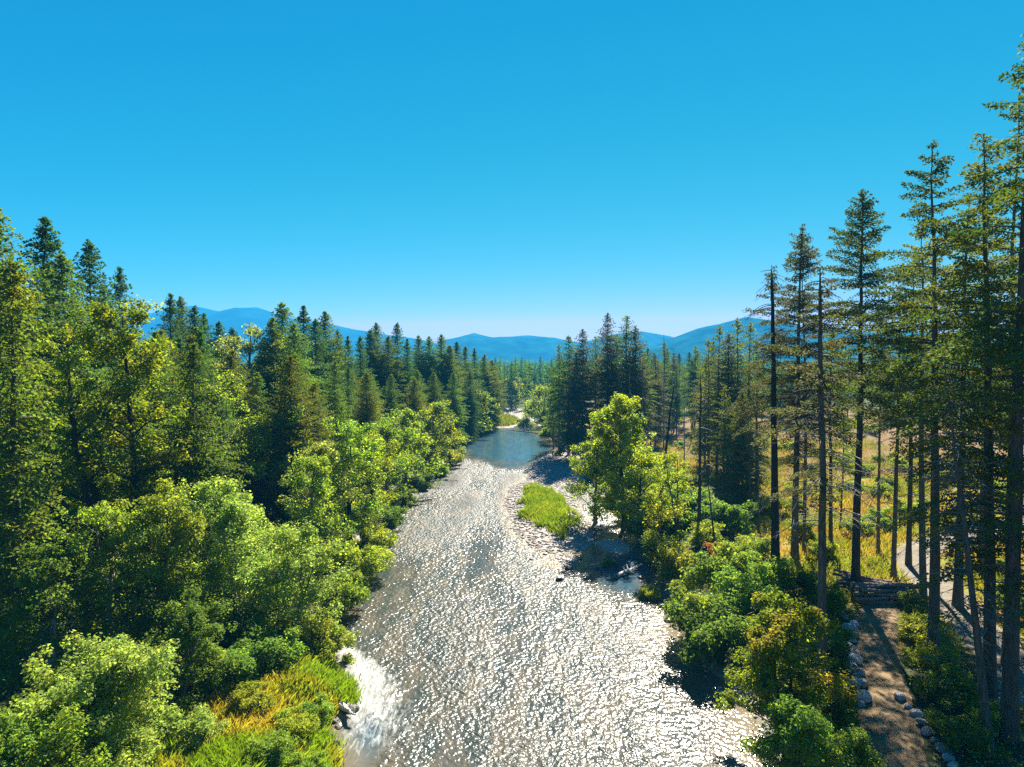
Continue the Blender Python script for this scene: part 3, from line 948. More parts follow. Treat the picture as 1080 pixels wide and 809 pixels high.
# ------------------------------------------------------------------ shared fir shapes for the middle distance and beyond
MID = [conifer("mid_fir_%d" % i, 200 + i, 34, R, cb, whorl=.62, nb=7, tw=.85, leafs=4, keep=.96, irr=.3, nw=.32, mat=m, round_=ro)
       for i, (R, cb, m, ro) in enumerate([(10.0, .06, 'fir', .85), (9.0, .08, 'fir_blue', .85), (11.5, .04, 'fir', .8), (8.2, .10, 'fir_blue', .9), (10.5, .04, 'fir_gold', .72)])]
THIN = [conifer("thin_fir_%d" % i, 220 + i, 34, R, cb, whorl=.75, nb=6, tw=.8, leafs=3, keep=k, irr=.35, mat=m, dead_n=dn, dead_from=.12, round_=.7)
        for i, (R, cb, m, k, dn) in enumerate([(8.2, .2, 'fir_fade', .85, 30), (7.2, .28, 'fir', .8, 30), (8.8, .15, 'fir_fade', .9, 20), (7.8, .22, 'fir_blue', .9, 15)])]
GOLD = conifer("gold_fir", 251, 34, 7.5, .12, whorl=.8, nb=6, tw=.85, leafs=4, keep=.66, irr=.4, nw=.3, mat='fir_gold', dead_n=30, round_=.8)
FAR = [conifer("far_fir_%d" % i, 240 + i, 30, R, .05, whorl=1.1, nb=6, tw=.4, leafs=2, keep=.95, irr=.3, mat=m, sides=4, wood=False)
       for i, (R, m) in enumerate([(7.4, 'fir_blue'), (8.2, 'fir'), (6.8, 'fir_blue')])]

ORD = ['first', 'second', 'third', 'fourth', 'fifth', 'sixth', 'seventh', 'eighth', 'ninth', 'tenth', 'eleventh', 'twelfth', 'thirteenth', 'fourteenth',
       'fifteenth', 'sixteenth', 'seventeenth', 'eighteenth', 'nineteenth', 'twentieth'] + [
    t + '-' + o for t in ('twenty', 'thirty', 'forty', 'fifty', 'sixty', 'seventy', 'eighty', 'ninety') for o in ['first', 'second', 'third', 'fourth', 'fifth', 'sixth', 'seventh', 'eighth', 'ninth', 'tieth']]


def stand(rows, pool, kind, cat, group, lab, jitter=True, parts=True, hmax=48):
    """a row of trees (px, top py, distance[, pool index]) labelled by their order from left to right"""
    rows = sorted(rows)
    for i, r in enumerate(rows):
        px, tpy, d = r[:3]
        k = r[3] if len(r) > 3 else rnd.randrange(len(pool))
        x = x_at(px, d, 20)
        H = min(hmax, max(6, z_at(tpy, d) - tz(x, d)))
        place(kind, pool[k], x, d, H, rnd.uniform(0, 6.28), lab % ORD[i], cat, group, wide=rnd.uniform(.88, 1.12))


# left bank, tops against the sky
stand([(3, 214, 72, 0), (49, 228, 84, 3), (74, 268, 80, 0), (98, 253, 96, 1), (127, 281, 112, 3), (112, 300, 104, 1)], MID, "fir_tree", "fir tree", "firs above the big maple",
      "dark fir behind the golden cedar and big maple, %s from left of these tops")
stand([(180, 309, 125), (194, 312, 132), (206, 322, 120), (217, 330, 140), (232, 338, 140), (246, 345, 140)], MID, "fir_tree", "fir tree", "firs beyond the big maple",
      "dark fir on the skyline between big maple and pale-topped hardwood, %s from left")
stand([(286, 334, 120, 0), (297, 318, 125, 2), (309, 340, 118, 0), (321, 322, 138, 3), (333, 336, 134, 1), (346, 328, 146, 0), (357, 348, 150, 1), (368, 354, 160, 3), (380, 354, 168, 1)],
      MID, "fir_tree", "fir tree", "tall firs in the middle of the left bank", "tall dense fir of the middle left-bank skyline, %s from left")
stand([(390, 347, 184), (399, 340, 188, 0), (409, 354, 180), (419, 340, 190, 1), (430, 357, 186), (441, 353, 198), (452, 354, 200), (465, 352, 206, 2), (474, 363, 206), (482, 360, 214), (492, 365, 224),
       (501, 367, 232), (511, 373, 240), (519, 379, 246)], MID, "fir_tree", "fir tree", "dark firs upstream on the left bank", "dark fir of the upstream left-bank skyline, %s from left")
stand([(203, 352, 92, 4), (222, 392, 86, 2), (246, 368, 98, 4), (272, 392, 100, 0), (310, 372, 104, 2), (332, 402, 100, 4), (352, 380, 116, 0), (386, 392, 132, 4), (412, 394, 150, 2), (436, 398, 158, 4),
       (458, 392, 176, 2), (478, 392, 190, 0), (496, 392, 208, 1)], MID, "fir_tree", "fir tree", "second row of firs on the left bank", "mid-height fir below the left-bank skyline, %s from left")

# right bank cluster in the middle of the picture
stand([(590, 362, 182, 1), (600, 353, 176, 3), (614, 347, 170, 0), (628, 354, 176, 1), (641, 330, 168, 0), (650, 352, 172, 2), (660, 332, 164, 1), (669, 344, 162, 0), (679, 372, 168, 1), (584, 386, 192, 3), (607, 372, 164, 2)],
      THIN, "fir_tree", "fir tree", "weathered firs clustered mid river on the right bank", "weathered grey-green fir of the right-bank cluster behind the yellow maple, %s from left")
stand([(748, 356, 138, 5), (757, 342, 134, 5), (768, 352, 126, 0), (778, 334, 130, 5), (789, 338, 122, 5), (799, 356, 118, 5), (764, 405, 112, 5), (784, 412, 108, 4)], THIN + MID[4:5] + [GOLD], "fir_tree", "fir tree", "firs at the edge of the clearing",
      "olive-green fir of the clump between black snag and snapped firs, %s from left")
stand([(690, 372, 330, 1), (697, 383, 300, 0), (704, 368, 320, 1), (711, 376, 250, 0), (716, 372, 300, 2), (722, 386, 240, 0), (727, 371, 310, 1), (735, 369, 300, 2), (741, 384, 235, 0), (745, 378, 280, 1), (752, 360, 290, 2), (720, 385, 270, 0), (703, 388, 220, 0),
       (695, 380, 225, 3), (683, 376, 215, 3), (731, 380, 225, 3), (714, 390, 205, 3)], THIN[1:2] + MID[1:2] + MID[3:4] + THIN[3:4], "fir_tree", "fir tree",
      "hazy firs beyond the clearing", "hazy bluish fir beyond the brown clearing, %s from left")
stand([(px + rnd.uniform(-5, 5), rnd.uniform(368, 400), rnd.uniform(230, 310)) for px in np.arange(800, 1150, 11)], MID[:4] + THIN[1:2], "fir_tree", "fir tree", "firs along the back of the clearing",
      "fir in the dark row along the back of the clearing, %s from left")
stand([(682, 366, 190, 3), (692, 374, 186, 2), (701, 360, 215, 1), (711, 372, 222, 0), (733, 364, 225, 1), (744, 376, 150, 2)], THIN, "fir_tree", "fir tree", "thin firs beside the brown patch",
      "thin ragged fir screening the brown cleared patch, %s from left")
# the wall of firs where the river bends
stand([(px + rnd.uniform(-2, 2), rnd.uniform(374, 384), rnd.uniform(345, 385)) for px in np.arange(505, 600, 5.5)], FAR, "fir_tree", "fir tree", "fir wall at the river bend",
      "dark fir of the wall across the river bend, %s from left")

# left forest interior, hidden mostly by the riverside trees
SKY_PX = [-200, 0, 40, 75, 100, 130, 180, 210, 250, 300, 350, 380, 400, 440, 480, 520]
SKY_PY = [200, 240, 262, 285, 290, 310, 322, 335, 352, 345, 352, 364, 362, 366, 374, 384]
fill = []
tries = 0
while len(fill) < 95 and tries < 4000:
    tries += 1
    y = rnd.uniform(62, 300); x = float(bankL(y)) - rnd.uniform(9, 90)
    px, _ = px_of(x, y, 25)
    if px < -120 or px > 515: continue
    if any((x - a) ** 2 + (y - b) ** 2 < 36 for a, b in fill): continue
    fill.append((x, y))
fill.sort(key=lambda p: p[0] / p[1])
for i, (x, y) in enumerate(fill):
    px, _ = px_of(x, y, 25)
    tpy = np.interp(px, SKY_PX, SKY_PY) + rnd.uniform(8, 55)
    H = min(40, z_at(tpy, y) - 1.7)
    pool = MID if y < 200 else MID[:4]
    place("fir_tree", pool[rnd.randrange(len(pool))], x, y, H, rnd.uniform(0, 6.28), "fir buried in the crowded left-bank forest, %s of these from left" % ORD[i], "fir tree", "firs inside the left-bank forest", wide=rnd.uniform(.9, 1.15))

# ------------------------------------------------------------------ distant forest, too many to count
rng = np.random.default_rng(9)
g = Geo()
n = 5200
yy = 400 * np.exp(rng.uniform(0, 1, n) * math.log(3000 / 400))
xx = rng.uniform(-0.95, 0.95, n) * yy
hh = rng.uniform(17, 24, n) * (1 - 0.0 * yy)
zz = terrain(xx, yy)
lay = 9
for k in range(lay):
    q = k / lay
    for a in range(4):
        az = rng.uniform(0, 6.28, n)
        r = (1 - q) * rng.uniform(3.0, 4.8, n) + 0.25
        c = np.stack([xx + np.cos(az) * r * 0.5, yy + np.sin(az) * r * 0.5, zz + hh * (0.1 + 0.88 * q) - 0.3 * r], 1)
        dr = np.stack([np.cos(az), np.sin(az), -0.7 + 0 * az], 1)
        nr = np.stack([np.cos(az) * .9, np.sin(az) * .9, 0.5 + 0 * az], 1) + rng.normal(0, .4, (n, 3)); nr /= np.linalg.norm(nr, axis=1, keepdims=True)
        g.leaves(c, nr, r * 1.5 + .6, r * 1.5 + .3, 0, tang=dr)
c = np.stack([xx, yy, zz + hh * 0.97], 1)
g.leaves(c, np.tile([0, -1.0, 0], (n, 1)), 3.0, .9, 0, tang=np.tile([0, 0, 1.0], (n, 1)))
tag(link("distant_forest", g.mesh("distant_forest", [M['fir_blue']])), "hazy dark conifer forest covering the far valley floor below the blue hills", "forest", kind="stuff")


# ------------------------------------------------------------------ broadleaf trees, each its own shape
#  px, top py, distance, half-width (m), settings, label, kind
BROAD = [
    (150, 284, 62, 5.4, dict(cb=.28, limbs=40, subs=7, leaves=75, ls=.30, clump=1.0, mat='leaf_olive', bark='bark_dark', profile='column', r0=.45), 'tall big-leaf maple with yellowing crown and dark forked trunk on the left bank', 'maple_tree'),
    (104, 330, 60, 3.8, dict(cb=.3, limbs=24, subs=6, leaves=70, ls=.28, clump=.95, mat='leaf', bark='bark_dark', profile='column'), 'green hardwood between golden cedar and tall maple', 'hardwood_tree'),
    (262, 325, 118, 5.2, dict(cb=.35, limbs=22, subs=6, leaves=50, ls=.42, clump=1.3, mat='leaf_pale', bark='bark', profile='oval'), 'tall hardwood with pale rounded top breaking the left-bank skyline', 'hardwood_tree'),
    (228, 380, 88, 5.0, dict(cb=.2, limbs=26, subs=6, leaves=60, ls=.36, clump=1.1, mat='leaf', profile='oval'), 'bright green hardwood behind the pale willow, left of the tall hardwood', 'hardwood_tree'),
    (290, 425, 92, 5.6, dict(cb=.2, limbs=28, subs=6, leaves=60, ls=.36, clump=1.1, mat='leaf', profile='dome'), 'bright green rounded hardwood in front of the middle firs', 'hardwood_tree'),
    (252, 472, 58, 6.0, dict(cb=.12, limbs=46, subs=7, leaves=95, ls=.22, clump=.85, mat='leaf_pale', profile='dome', stems=3, hang=.1), 'large pale green willow with airy crown in the middle of the left bank', 'willow_tree'),
    (312, 540, 57, 4.6, dict(cb=.1, limbs=32, subs=7, leaves=85, ls=.22, clump=.8, mat='leaf_pale', profile='dome', stems=3, hang=.15), 'pale willow leaning over the rapids with dark stems', 'willow_tree'),
    (368, 432, 86, 4.4, dict(cb=.15, limbs=30, subs=6, leaves=70, ls=.28, clump=.95, mat='leaf', profile='oval', bark='bark_dark'), 'green alder with several visible dark stems near the narrow shallows', 'alder_tree'),
    (390, 452, 92, 3.8, dict(cb=.15, limbs=26, subs=6, leaves=65, ls=.28, clump=.9, mat='leaf_yellow', profile='oval', bark='bark_dark'), 'yellow-green alder at the water edge beside the green alder', 'alder_tree'),
    (345, 455, 82, 4.2, dict(cb=.15, limbs=26, subs=6, leaves=65, ls=.28, clump=.95, mat='leaf_pale', profile='dome'), 'light green alder between green alder and rounded hardwood', 'alder_tree'),
    (428, 425, 128, 5.4, dict(cb=.12, limbs=24, subs=6, leaves=48, ls=.42, clump=1.25, mat='leaf', profile='dome'), 'green hardwood at the riverside downstream of the grassy point', 'hardwood_tree'),
    (455, 420, 150, 5.2, dict(cb=.1, limbs=24, subs=6, leaves=48, ls=.46, clump=1.3, mat='leaf', profile='oval'), 'hardwood right on the bank before the dark pool, lit green', 'hardwood_tree'),
    (408, 440, 112, 4.4, dict(cb=.1, limbs=24, subs=6, leaves=48, ls=.38, clump=1.15, mat='leaf_deep', profile='oval'), 'deep green hardwood behind the yellow-green alder', 'hardwood_tree'),
    (470, 442, 160, 4.4, dict(cb=.08, limbs=20, subs=6, leaves=44, ls=.46, clump=1.2, mat='leaf_yellow', profile='dome'), 'yellowish hardwood at the head of the dark pool', 'hardwood_tree'),
    (503, 412, 226, 5.6, dict(cb=.08, limbs=20, subs=5, leaves=40, ls=.6, clump=1.6, mat='leaf', profile='oval'), 'bright hardwood standing alone before the upstream left-bank firs', 'hardwood_tree'),
    (516, 420, 250, 4.6, dict(cb=.08, limbs=18, subs=5, leaves=40, ls=.6, clump=1.5, mat='leaf_pale', profile='oval'), 'pale hardwood next to the grassy tongue far upstream', 'hardwood_tree'),
    (540, 398, 345, 5.0, dict(cb=.08, limbs=16, subs=5, leaves=36, ls=.75, clump=1.8, mat='leaf_pale', profile='oval'), 'pale hardwood in front of the fir wall at the river bend', 'hardwood_tree'),
    (574, 405, 260, 7.0, dict(cb=.06, limbs=22, subs=5, leaves=44, ls=.6, clump=1.7, mat='leaf', profile='dome'), 'rounded green hardwood on the right bank at the river bend', 'hardwood_tree'),
    (564, 424, 276, 5.0, dict(cb=.06, limbs=18, subs=5, leaves=40, ls=.6, clump=1.5, mat='leaf_pale', profile='dome'), 'low pale hardwood overhanging the far rapids', 'hardwood_tree'),
    (592, 428, 210, 5.0, dict(cb=.06, limbs=20, subs=5, leaves=44, ls=.5, clump=1.4, mat='leaf_deep', profile='dome'), 'dark green hardwood under the weathered fir cluster', 'hardwood_tree'),
    (604, 455, 165, 4.4, dict(cb=.06, limbs=20, subs=5, leaves=48, ls=.46, clump=1.2, mat='leaf_deep', profile='dome'), 'dark shaded hardwood beside the bare cobble bar', 'hardwood_tree'),
    (658, 406, 100, 4.2, dict(cb=.12, limbs=48, subs=8, leaves=90, ls=.32, clump=1.0, mat='leaf_yellow', bark='bark_dark', profile='oval', r0=.3), 'large yellow maple with a small peaked top on the right bank by the island', 'maple_tree'),
    (628, 452, 104, 4.0, dict(cb=.1, limbs=26, subs=6, leaves=60, ls=.32, clump=1.0, mat='leaf', profile='dome'), 'green hardwood at the foot of the yellow maple, upstream side', 'hardwood_tree'),
    (676, 470, 92, 3.6, dict(cb=.1, limbs=24, subs=6, leaves=55, ls=.30, clump=.95, mat='leaf_yellow', profile='oval', bark='bark_dark'), 'yellow-green hardwood between yellow maple and black snag', 'hardwood_tree'),
    (716, 462, 86, 3.2, dict(cb=.3, limbs=18, subs=5, leaves=34, ls=.26, clump=.8, mat='leaf_yellow', profile='oval', bark='bark_dark', stems=2), 'sparse yellow sapling with visible dark stems beside the black snag', 'hardwood_tree'),
    (703, 505, 80, 3.0, dict(cb=.2, limbs=18, subs=5, leaves=40, ls=.26, clump=.8, mat='leaf_yellow', profile='oval', bark='bark_dark', stems=2), 'sparse yellow-green sapling on the bank above the dark side channel', 'hardwood_tree'),
    (830, 622, 42.5, 3.5, dict(cb=.14, limbs=44, subs=7, leaves=100, ls=.20, clump=.66, mat='leaf_orange', profile='dome', stems=3, bark='bark_dark'), 'rounded tree turning orange on top, nearest on the right bank', 'hardwood_tree'),
    (850, 722, 36.5, 2.6, dict(cb=.1, limbs=34, subs=6, leaves=95, ls=.17, clump=.55, mat='leaf', profile='dome', stems=3), 'bright green bushy tree in front of the orange-topped tree', 'hardwood_tree'),
    (105, 664, 37, 4.4, dict(cb=.15, limbs=54, subs=7, leaves=110, ls=.20, clump=.72, mat='leaf_pale', profile='dome', stems=2, hang=.05), 'nearest light green rounded tree on the left bank', 'hardwood_tree'),
    (12, 722, 31, 3.6, dict(cb=.15, limbs=44, subs=7, leaves=110, ls=.17, clump=.62, mat='leaf', profile='dome', stems=2), 'bright green tree at the bottom corner beside the nearest light green tree', 'hardwood_tree'),
    (110, 528, 50, 3.4, dict(cb=.15, limbs=34, subs=7, leaves=85, ls=.22, clump=.75, mat='leaf', profile='oval'), 'mid green hardwood right below the tall maple trunk', 'hardwood_tree'),
    (172, 508, 52, 3.6, dict(cb=.15, limbs=36, subs=7, leaves=85, ls=.22, clump=.75, mat='leaf', profile='oval', bark='bark_dark'), 'fresh green hardwood between the tall maple and the pale willow', 'hardwood_tree'),
    (55, 560, 46, 3.6, dict(cb=.1, limbs=34, subs=7, leaves=85, ls=.22, clump=.75, mat='leaf_deep', profile='dome'), 'dark green hardwood at the foot of the golden cedar', 'hardwood_tree'),
    (190, 628, 45, 3.0, dict(cb=.1, limbs=30, subs=6, leaves=90, ls=.19, clump=.65, mat='leaf_deep', profile='dome', stems=3), 'deep green bushy tree behind the nearest light green tree', 'hardwood_tree'),
    (70, 425, 66, 3.8, dict(cb=.1, limbs=30, subs=7, leaves=75, ls=.28, clump=.9, mat='leaf_deep', profile='oval'), 'shaded hardwood in the gap between golden cedar and tall maple', 'hardwood_tree'),
    (200, 440, 72, 4.2, dict(cb=.12, limbs=30, subs=7, leaves=70, ls=.28, clump=.95, mat='leaf', profile='oval'), 'layered green hardwood right of the tall maple', 'hardwood_tree'),
    (330, 470, 74, 3.6, dict(cb=.1, limbs=28, subs=6, leaves=70, ls=.26, clump=.85, mat='leaf', profile='dome'), 'green hardwood behind the leaning willow', 'hardwood_tree'),
]
for i, (px, tpy, d, R, kw, lab, kind) in enumerate(BROAD):
    x = x_at(px, d, 12)
    H = max(3.0, z_at(tpy, d) - tz(x, d) + 0.1)
    me3 = broadleaf(kind, 300 + i, H, R, **kw)
    place(kind, me3, x, d, label=lab, cat="tree", rz=0, group=None)

# golden cedar at the left edge
d = 50
H = z_at(268, d) - 1.7
me3 = conifer("cedar_tree", 290, H, 4.3, .05, whorl=.5, nb=6, tw=1.1, leafs=4, keep=.97, droop=.55, up=.25, irr=.28, round_=.55, mat='cedar', r0=.4)
place("cedar_tree", me3, x_at(14, d, 20), d, label="dense golden olive cedar with drooping sprays at the left edge of the forest", cat="cedar tree")

# ------------------------------------------------------------------ shrubs
SHR = {}
for i, (nm, H, R, kw) in enumerate([
    ('green', 3.2, 2.4, dict(mat='leaf', limbs=22, subs=5, leaves=80, ls=.20, clump=.62, stems=4, cb=.1, profile='dome')),
    ('yellow', 2.8, 2.2, dict(mat='leaf_yellow', limbs=20, subs=5, leaves=75, ls=.20, clump=.6, stems=4, cb=.1, profile='dome')),
    ('pale', 3.0, 2.4, dict(mat='leaf_pale', limbs=22, subs=5, leaves=75, ls=.20, clump=.62, stems=4, cb=.1, profile='dome')),
    ('deep', 3.0, 2.6, dict(mat='leaf_deep', limbs=20, subs=5, leaves=75, ls=.22, clump=.68, stems=4, cb=.1, profile='dome')),
    ('orange', 2.6, 2.2, dict(mat='leaf_orange', limbs=18, subs=5, leaves=70, ls=.20, clump=.6, stems=4, cb=.1, profile='dome')),
    ('red', 3.0, 1.6, dict(mat='leaf_red', limbs=14, subs=4, leaves=40, ls=.20, clump=.5, stems=3, cb=.2, profile='dome')),
]):
    SHR[nm] = broadleaf("shrub_" + nm, 400 + i, H, R, bark='bark', **kw)


def shrub(px, bpy_, H, kind, label, group=None, wide=1.0, zb=1.0):
    x, y = at(px, bpy_, zb)
    return place("shrub", SHR[kind], x, y, H, rnd.uniform(0, 6.28), label, "shrub", group, wide=wide, trunk='stem', crown='foliage')


SHRUBS = [  # px, base py, height, kind, width, label
    (735, 668, 4.6, 'green', 1.0, 'green shrub leaning over the water above the dark eddy'),
    (748, 690, 4.0, 'deep', 1.0, 'dark green shrub at the water edge upstream of the orange-topped tree'),
    (762, 640, 4.8, 'green', 1.0, 'leafy green shrub behind the waterside shrub'),
    (715, 610, 3.6, 'yellow', 1.0, 'yellow-green shrub at the mouth of the side channel'),
    (698, 588, 3.4, 'deep', 1.1, 'dark shrub overhanging the shaded side channel'),
    (680, 566, 3.4, 'deep', 1.1, 'dark shrub on the side channel below the yellow maple'),
    (664, 545, 3.4, 'green', 1.1, 'green shrub by the side channel opposite the island'),
    (648, 524, 2.8, 'pale', 1.1, 'pale shrub on the cobbles opposite the island head'),
    (638, 506, 3.0, 'deep', 1.2, 'dark shrub at the edge of the bare cobble bar'),
    (757, 602, 2.8, 'red', 1.0, 'small red-leaved shrub among the yellow bushes'),
    (775, 604, 2.4, 'orange', 1.1, 'orange tinged shrub beside the red-leaved shrub'),
    (795, 600, 2.8, 'orange', 1.2, 'golden shrub under the thick dark trunk'),
    (770, 570, 3.8, 'deep', 1.0, 'dark green shrub under the green fir clump'),
    (745, 585, 3.0, 'yellow', 1.1, 'yellow shrub at the foot of the black snag'),
    (780, 660, 4.4, 'green', 1.0, 'large green shrub on the bank behind the orange-topped tree'),
    (805, 640, 4.0, 'green', 1.0, 'green shrub below the snapped dark fir'),
    (840, 640, 3.2, 'green', 1.1, 'green shrub beside the broken-topped fir'),
    (876, 660, 2.6, 'green', .9, 'green shrub between the broken fir and the boulders'),
    (872, 716, 2.6, 'deep', .9, 'shaded shrub right beside the row of boulders'),
    (870, 775, 2.6, 'deep', 1.1, 'dark shrub on the track side near the bottom'),
    (890, 820, 2.4, 'green', 1.0, 'green shrub on the near end of the track verge'),
    (970, 690, 2.0, 'yellow', 1.3, 'yellow-green shrub on the verge between the two roads, far end'),
    (985, 725, 2.2, 'yellow', 1.3, 'yellow-green shrub on the verge between the two roads, middle'),
    (1003, 755, 2.2, 'green', 1.3, 'green shrub on the verge between the two roads, near the dead fir'),
    (1012, 800, 1.8, 'deep', 1.3, 'dark shrub at the root of the dead grey fir'),
    (962, 655, 1.6, 'pale', 1.2, 'small pale shrub beside the log pile'),
    (1068, 660, 2.2, 'green', 1.2, 'green shrub across the gravel road from the tallest fir'),
    (1060, 640, 1.8, 'yellow', 1.2, 'yellow shrub in the meadow across the gravel road'),
    (1040, 780, 1.6, 'green', 1.2, 'low green shrub between dead fir and tallest fir'),
    (925, 560, 2.4, 'green', 1.2, 'round green bush out in the yellow meadow'),
    (868, 600, 2.2, 'yellow', 1.2, 'yellow bush in the meadow behind the broken fir'),
    (845, 575, 2.4, 'yellow', 1.2, 'yellow bush under the thinning grey-green fir'),
    (815, 550, 2.6, 'yellow', 1.3, 'yellow bush behind the thick dark trunk'),
    (720, 545, 3.0, 'yellow', 1.2, 'yellow bush under the sparse yellow sapling'),
    (700, 560, 3.4, 'yellow', 1.1, 'yellow-green bush on the bank between sapling and leaning snag'),
    (735, 525, 3.0, 'pale', 1.2, 'pale bush behind the black snag'),
    (765, 520, 3.0, 'green', 1.2, 'green bush in front of the brown clearing'),
    (700, 500, 3.5, 'yellow', 1.3, 'yellow bush at the front of the brown cleared patch'),
    (686, 460, 5.0, 'yellow', 1.3, 'tall yellow bush at the far end of the brown cleared patch'),
    (705, 452, 5.0, 'yellow', 1.3, 'far yellow-green bush behind the brown cleared patch'),
    # left bank
    (395, 575, 3.6, 'yellow', 1.1, 'yellow-green shrub hanging over the shallows below the alders'),
    (378, 606, 4.4, 'yellow', 1.2, 'olive shrub reaching over the water beside the leaning willow'),
    (360, 640, 3.8, 'green', 1.1, 'green shrub at the water edge under the leaning willow'),
    (410, 548, 3.2, 'deep', 1.1, 'dark shrub on the bank by the pale riffle'),
    (425, 527, 3.2, 'green', 1.2, 'green shrub at the bank upstream of the pale riffle'),
    (442, 510, 3.4, 'deep', 1.2, 'low dark shrub over the shaded shallows'),
    (462, 497, 3.4, 'green', 1.2, 'green shrub at the corner before the dark pool'),
    (478, 486, 3.6, 'yellow', 1.0, 'yellow shrub on the tip of bank at the dark pool'),
    (345, 690, 2.6, 'yellow', 1.2, 'olive shrub right above the white chute'),
    (318, 690, 3.0, 'yellow', 1.2, 'yellow-green shrub under the pale willow next to the grassy point'),
    (290, 715, 2.6, 'green', 1.2, 'green shrub at the back of the grassy point'),
    (258, 730, 2.8, 'deep', 1.2, 'shaded shrub between the pale willow and the golden grass'),
    (235, 700, 3.6, 'deep', 1.2, 'dark shrub under the large pale willow'),
    (212, 745, 3.0, 'green', 1.1, 'green shrub beside the nearest light green tree'),
    (310, 780, 1.6, 'yellow', 1.3, 'low yellow shrub in the bank grass'),
    (265, 765, 1.7, 'yellow', 1.3, 'low olive shrub in front of the golden grass'),
    (334, 752, 1.7, 'green', 1.2, 'low green shrub on the tip of the grassy point'),
    (215, 800, 1.8, 'pale', 1.2, 'pale low shrub at the bottom edge beside the golden grass'),
    (285, 812, 1.6, 'green', 1.3, 'green tussocky shrub at the bottom edge of the bank'),
    (325, 815, 1.5, 'green', 1.2, 'green shrub next to the calm dark water at the bottom'),
    (130, 640, 4.0, 'deep', 1.2, 'dark shrub under the mid green hardwood'),
    (60, 650, 4.0, 'deep', 1.2, 'dark shrub below the golden cedar'),
    (20, 660, 4.0, 'green', 1.2, 'green shrub at the left edge under the golden cedar'),
    (160, 610, 4.0, 'green', 1.2, 'green shrub under the fresh green hardwood'),
    (685, 622, 1.4, 'yellow', 1.3, 'small green islet bush standing in the side channel'),
    (640, 588, 1.5, 'pale', 1.2, 'small olive bush on the islet below the grassy island'),
    (555, 447, 3.6, 'pale', 1.5, 'low pale shrubs thicket above the far rapids on the right bank'),
    (580, 462, 4.0, 'green', 1.4, 'green shrub on the right bank above the cobble bar'),
]
for px, b, H, kd, wd, lab in SHRUBS:
    shrub(px, b, H, kd, lab, None, wd, zb=0.9)

# generated undergrowth bushes, counted along the bank
pos = []
for i in range(60):
    y = 60 + 200 * (i / 60) ** 1.3; x = float(bankL(y)) - rnd.uniform(2, 9)
    pos.append((y, x))
for i, (y, x) in enumerate(sorted(pos)):
    place("shrub", SHR[rnd.choice(['green', 'deep', 'deep', 'yellow', 'pale'])], x, y, rnd.uniform(2.6, 5), rnd.uniform(0, 6.28), "bush in the fringe along the left water edge, %s going upstream" % ORD[i], "shrub", "bushes fringing the left water edge", trunk='stem', crown='foliage')
pos = []
for i in range(40):
    y = 92 + 190 * (i / 40) ** 1.2; x = float(bankR(y)) + rnd.uniform(2.5, 9)
    pos.append((y, x))
for i, (y, x) in enumerate(sorted(pos)):
    place("shrub", SHR[rnd.choice(['green', 'deep', 'yellow', 'yellow', 'pale'])], x, y, rnd.uniform(2.4, 4.6), rnd.uniform(0, 6.28), "bush in the fringe along the right water edge, %s going upstream" % ORD[i], "shrub", "bushes fringing the right water edge", trunk='stem', crown='foliage')
pos = []
while len(pos) < 55:
    y = rnd.uniform(62, 185); x = float(bankR(y)) + rnd.uniform(12, 70)
    if road_dist(np.array(x), np.array(y)) < 4.5: continue
    pos.append((y, x))
for i, (y, x) in enumerate(sorted(pos)):
    place("shrub", SHR[rnd.choice(['green', 'yellow', 'yellow', 'yellow', 'pale', 'orange'])], x, y, rnd.uniform(.9, 2.4), rnd.uniform(0, 6.28), "low bush scattered in the open meadow, %s counting from the nearest" % ORD[i], "shrub", "low bushes scattered over the meadow", wide=1.3, trunk='stem', crown='foliage')


# ------------------------------------------------------------------ grasses and low growth (nobody could count)
def blades(name, pts, h, wdt, mat, label, tuft=8, spread=.35, seed=1):
    rng = np.random.default_rng(seed)
    x = np.repeat(pts[:, 0], tuft) + rng.normal(0, spread, len(pts) * tuft)
    y = np.repeat(pts[:, 1], tuft) + rng.normal(0, spread, len(pts) * tuft)
    hh = np.repeat(rng.uniform(.6, 1.25, len(pts)), tuft) * h * rng.uniform(.6, 1.2, len(x))
    z = terrain(x, y)
    n = len(x)
    ln = rng.normal(0, .38, (n, 2)) * hh[:, None]
    az = rng.uniform(0, 3.14, n); bx, by = np.cos(az) * wdt / 2, np.sin(az) * wdt / 2
    v = np.stack([np.stack([x - bx, y - by, z - .05], 1), np.stack([x + bx, y + by, z - .05], 1),
                  np.stack([x + bx * .8 + ln[:, 0] * .5, y + by * .8 + ln[:, 1] * .5, z + hh * .65], 1), np.stack([x + ln[:, 0], y + ln[:, 1], z + hh], 1)], 1).reshape(-1, 3)
    g = Geo(); g.add(v, np.arange(4 * n).reshape(-1, 4))
    return tag(link(name, g.mesh(name, [M[mat]])), label, "grass", kind="stuff")


rng = np.random.default_rng(77)


def sample(n, xr, yr, f):
    x = rng.uniform(*xr, n); y = rng.uniform(*yr, n)
    k = rng.random(n) < f(x, y)
    return np.stack([x[k], y[k]], 1)


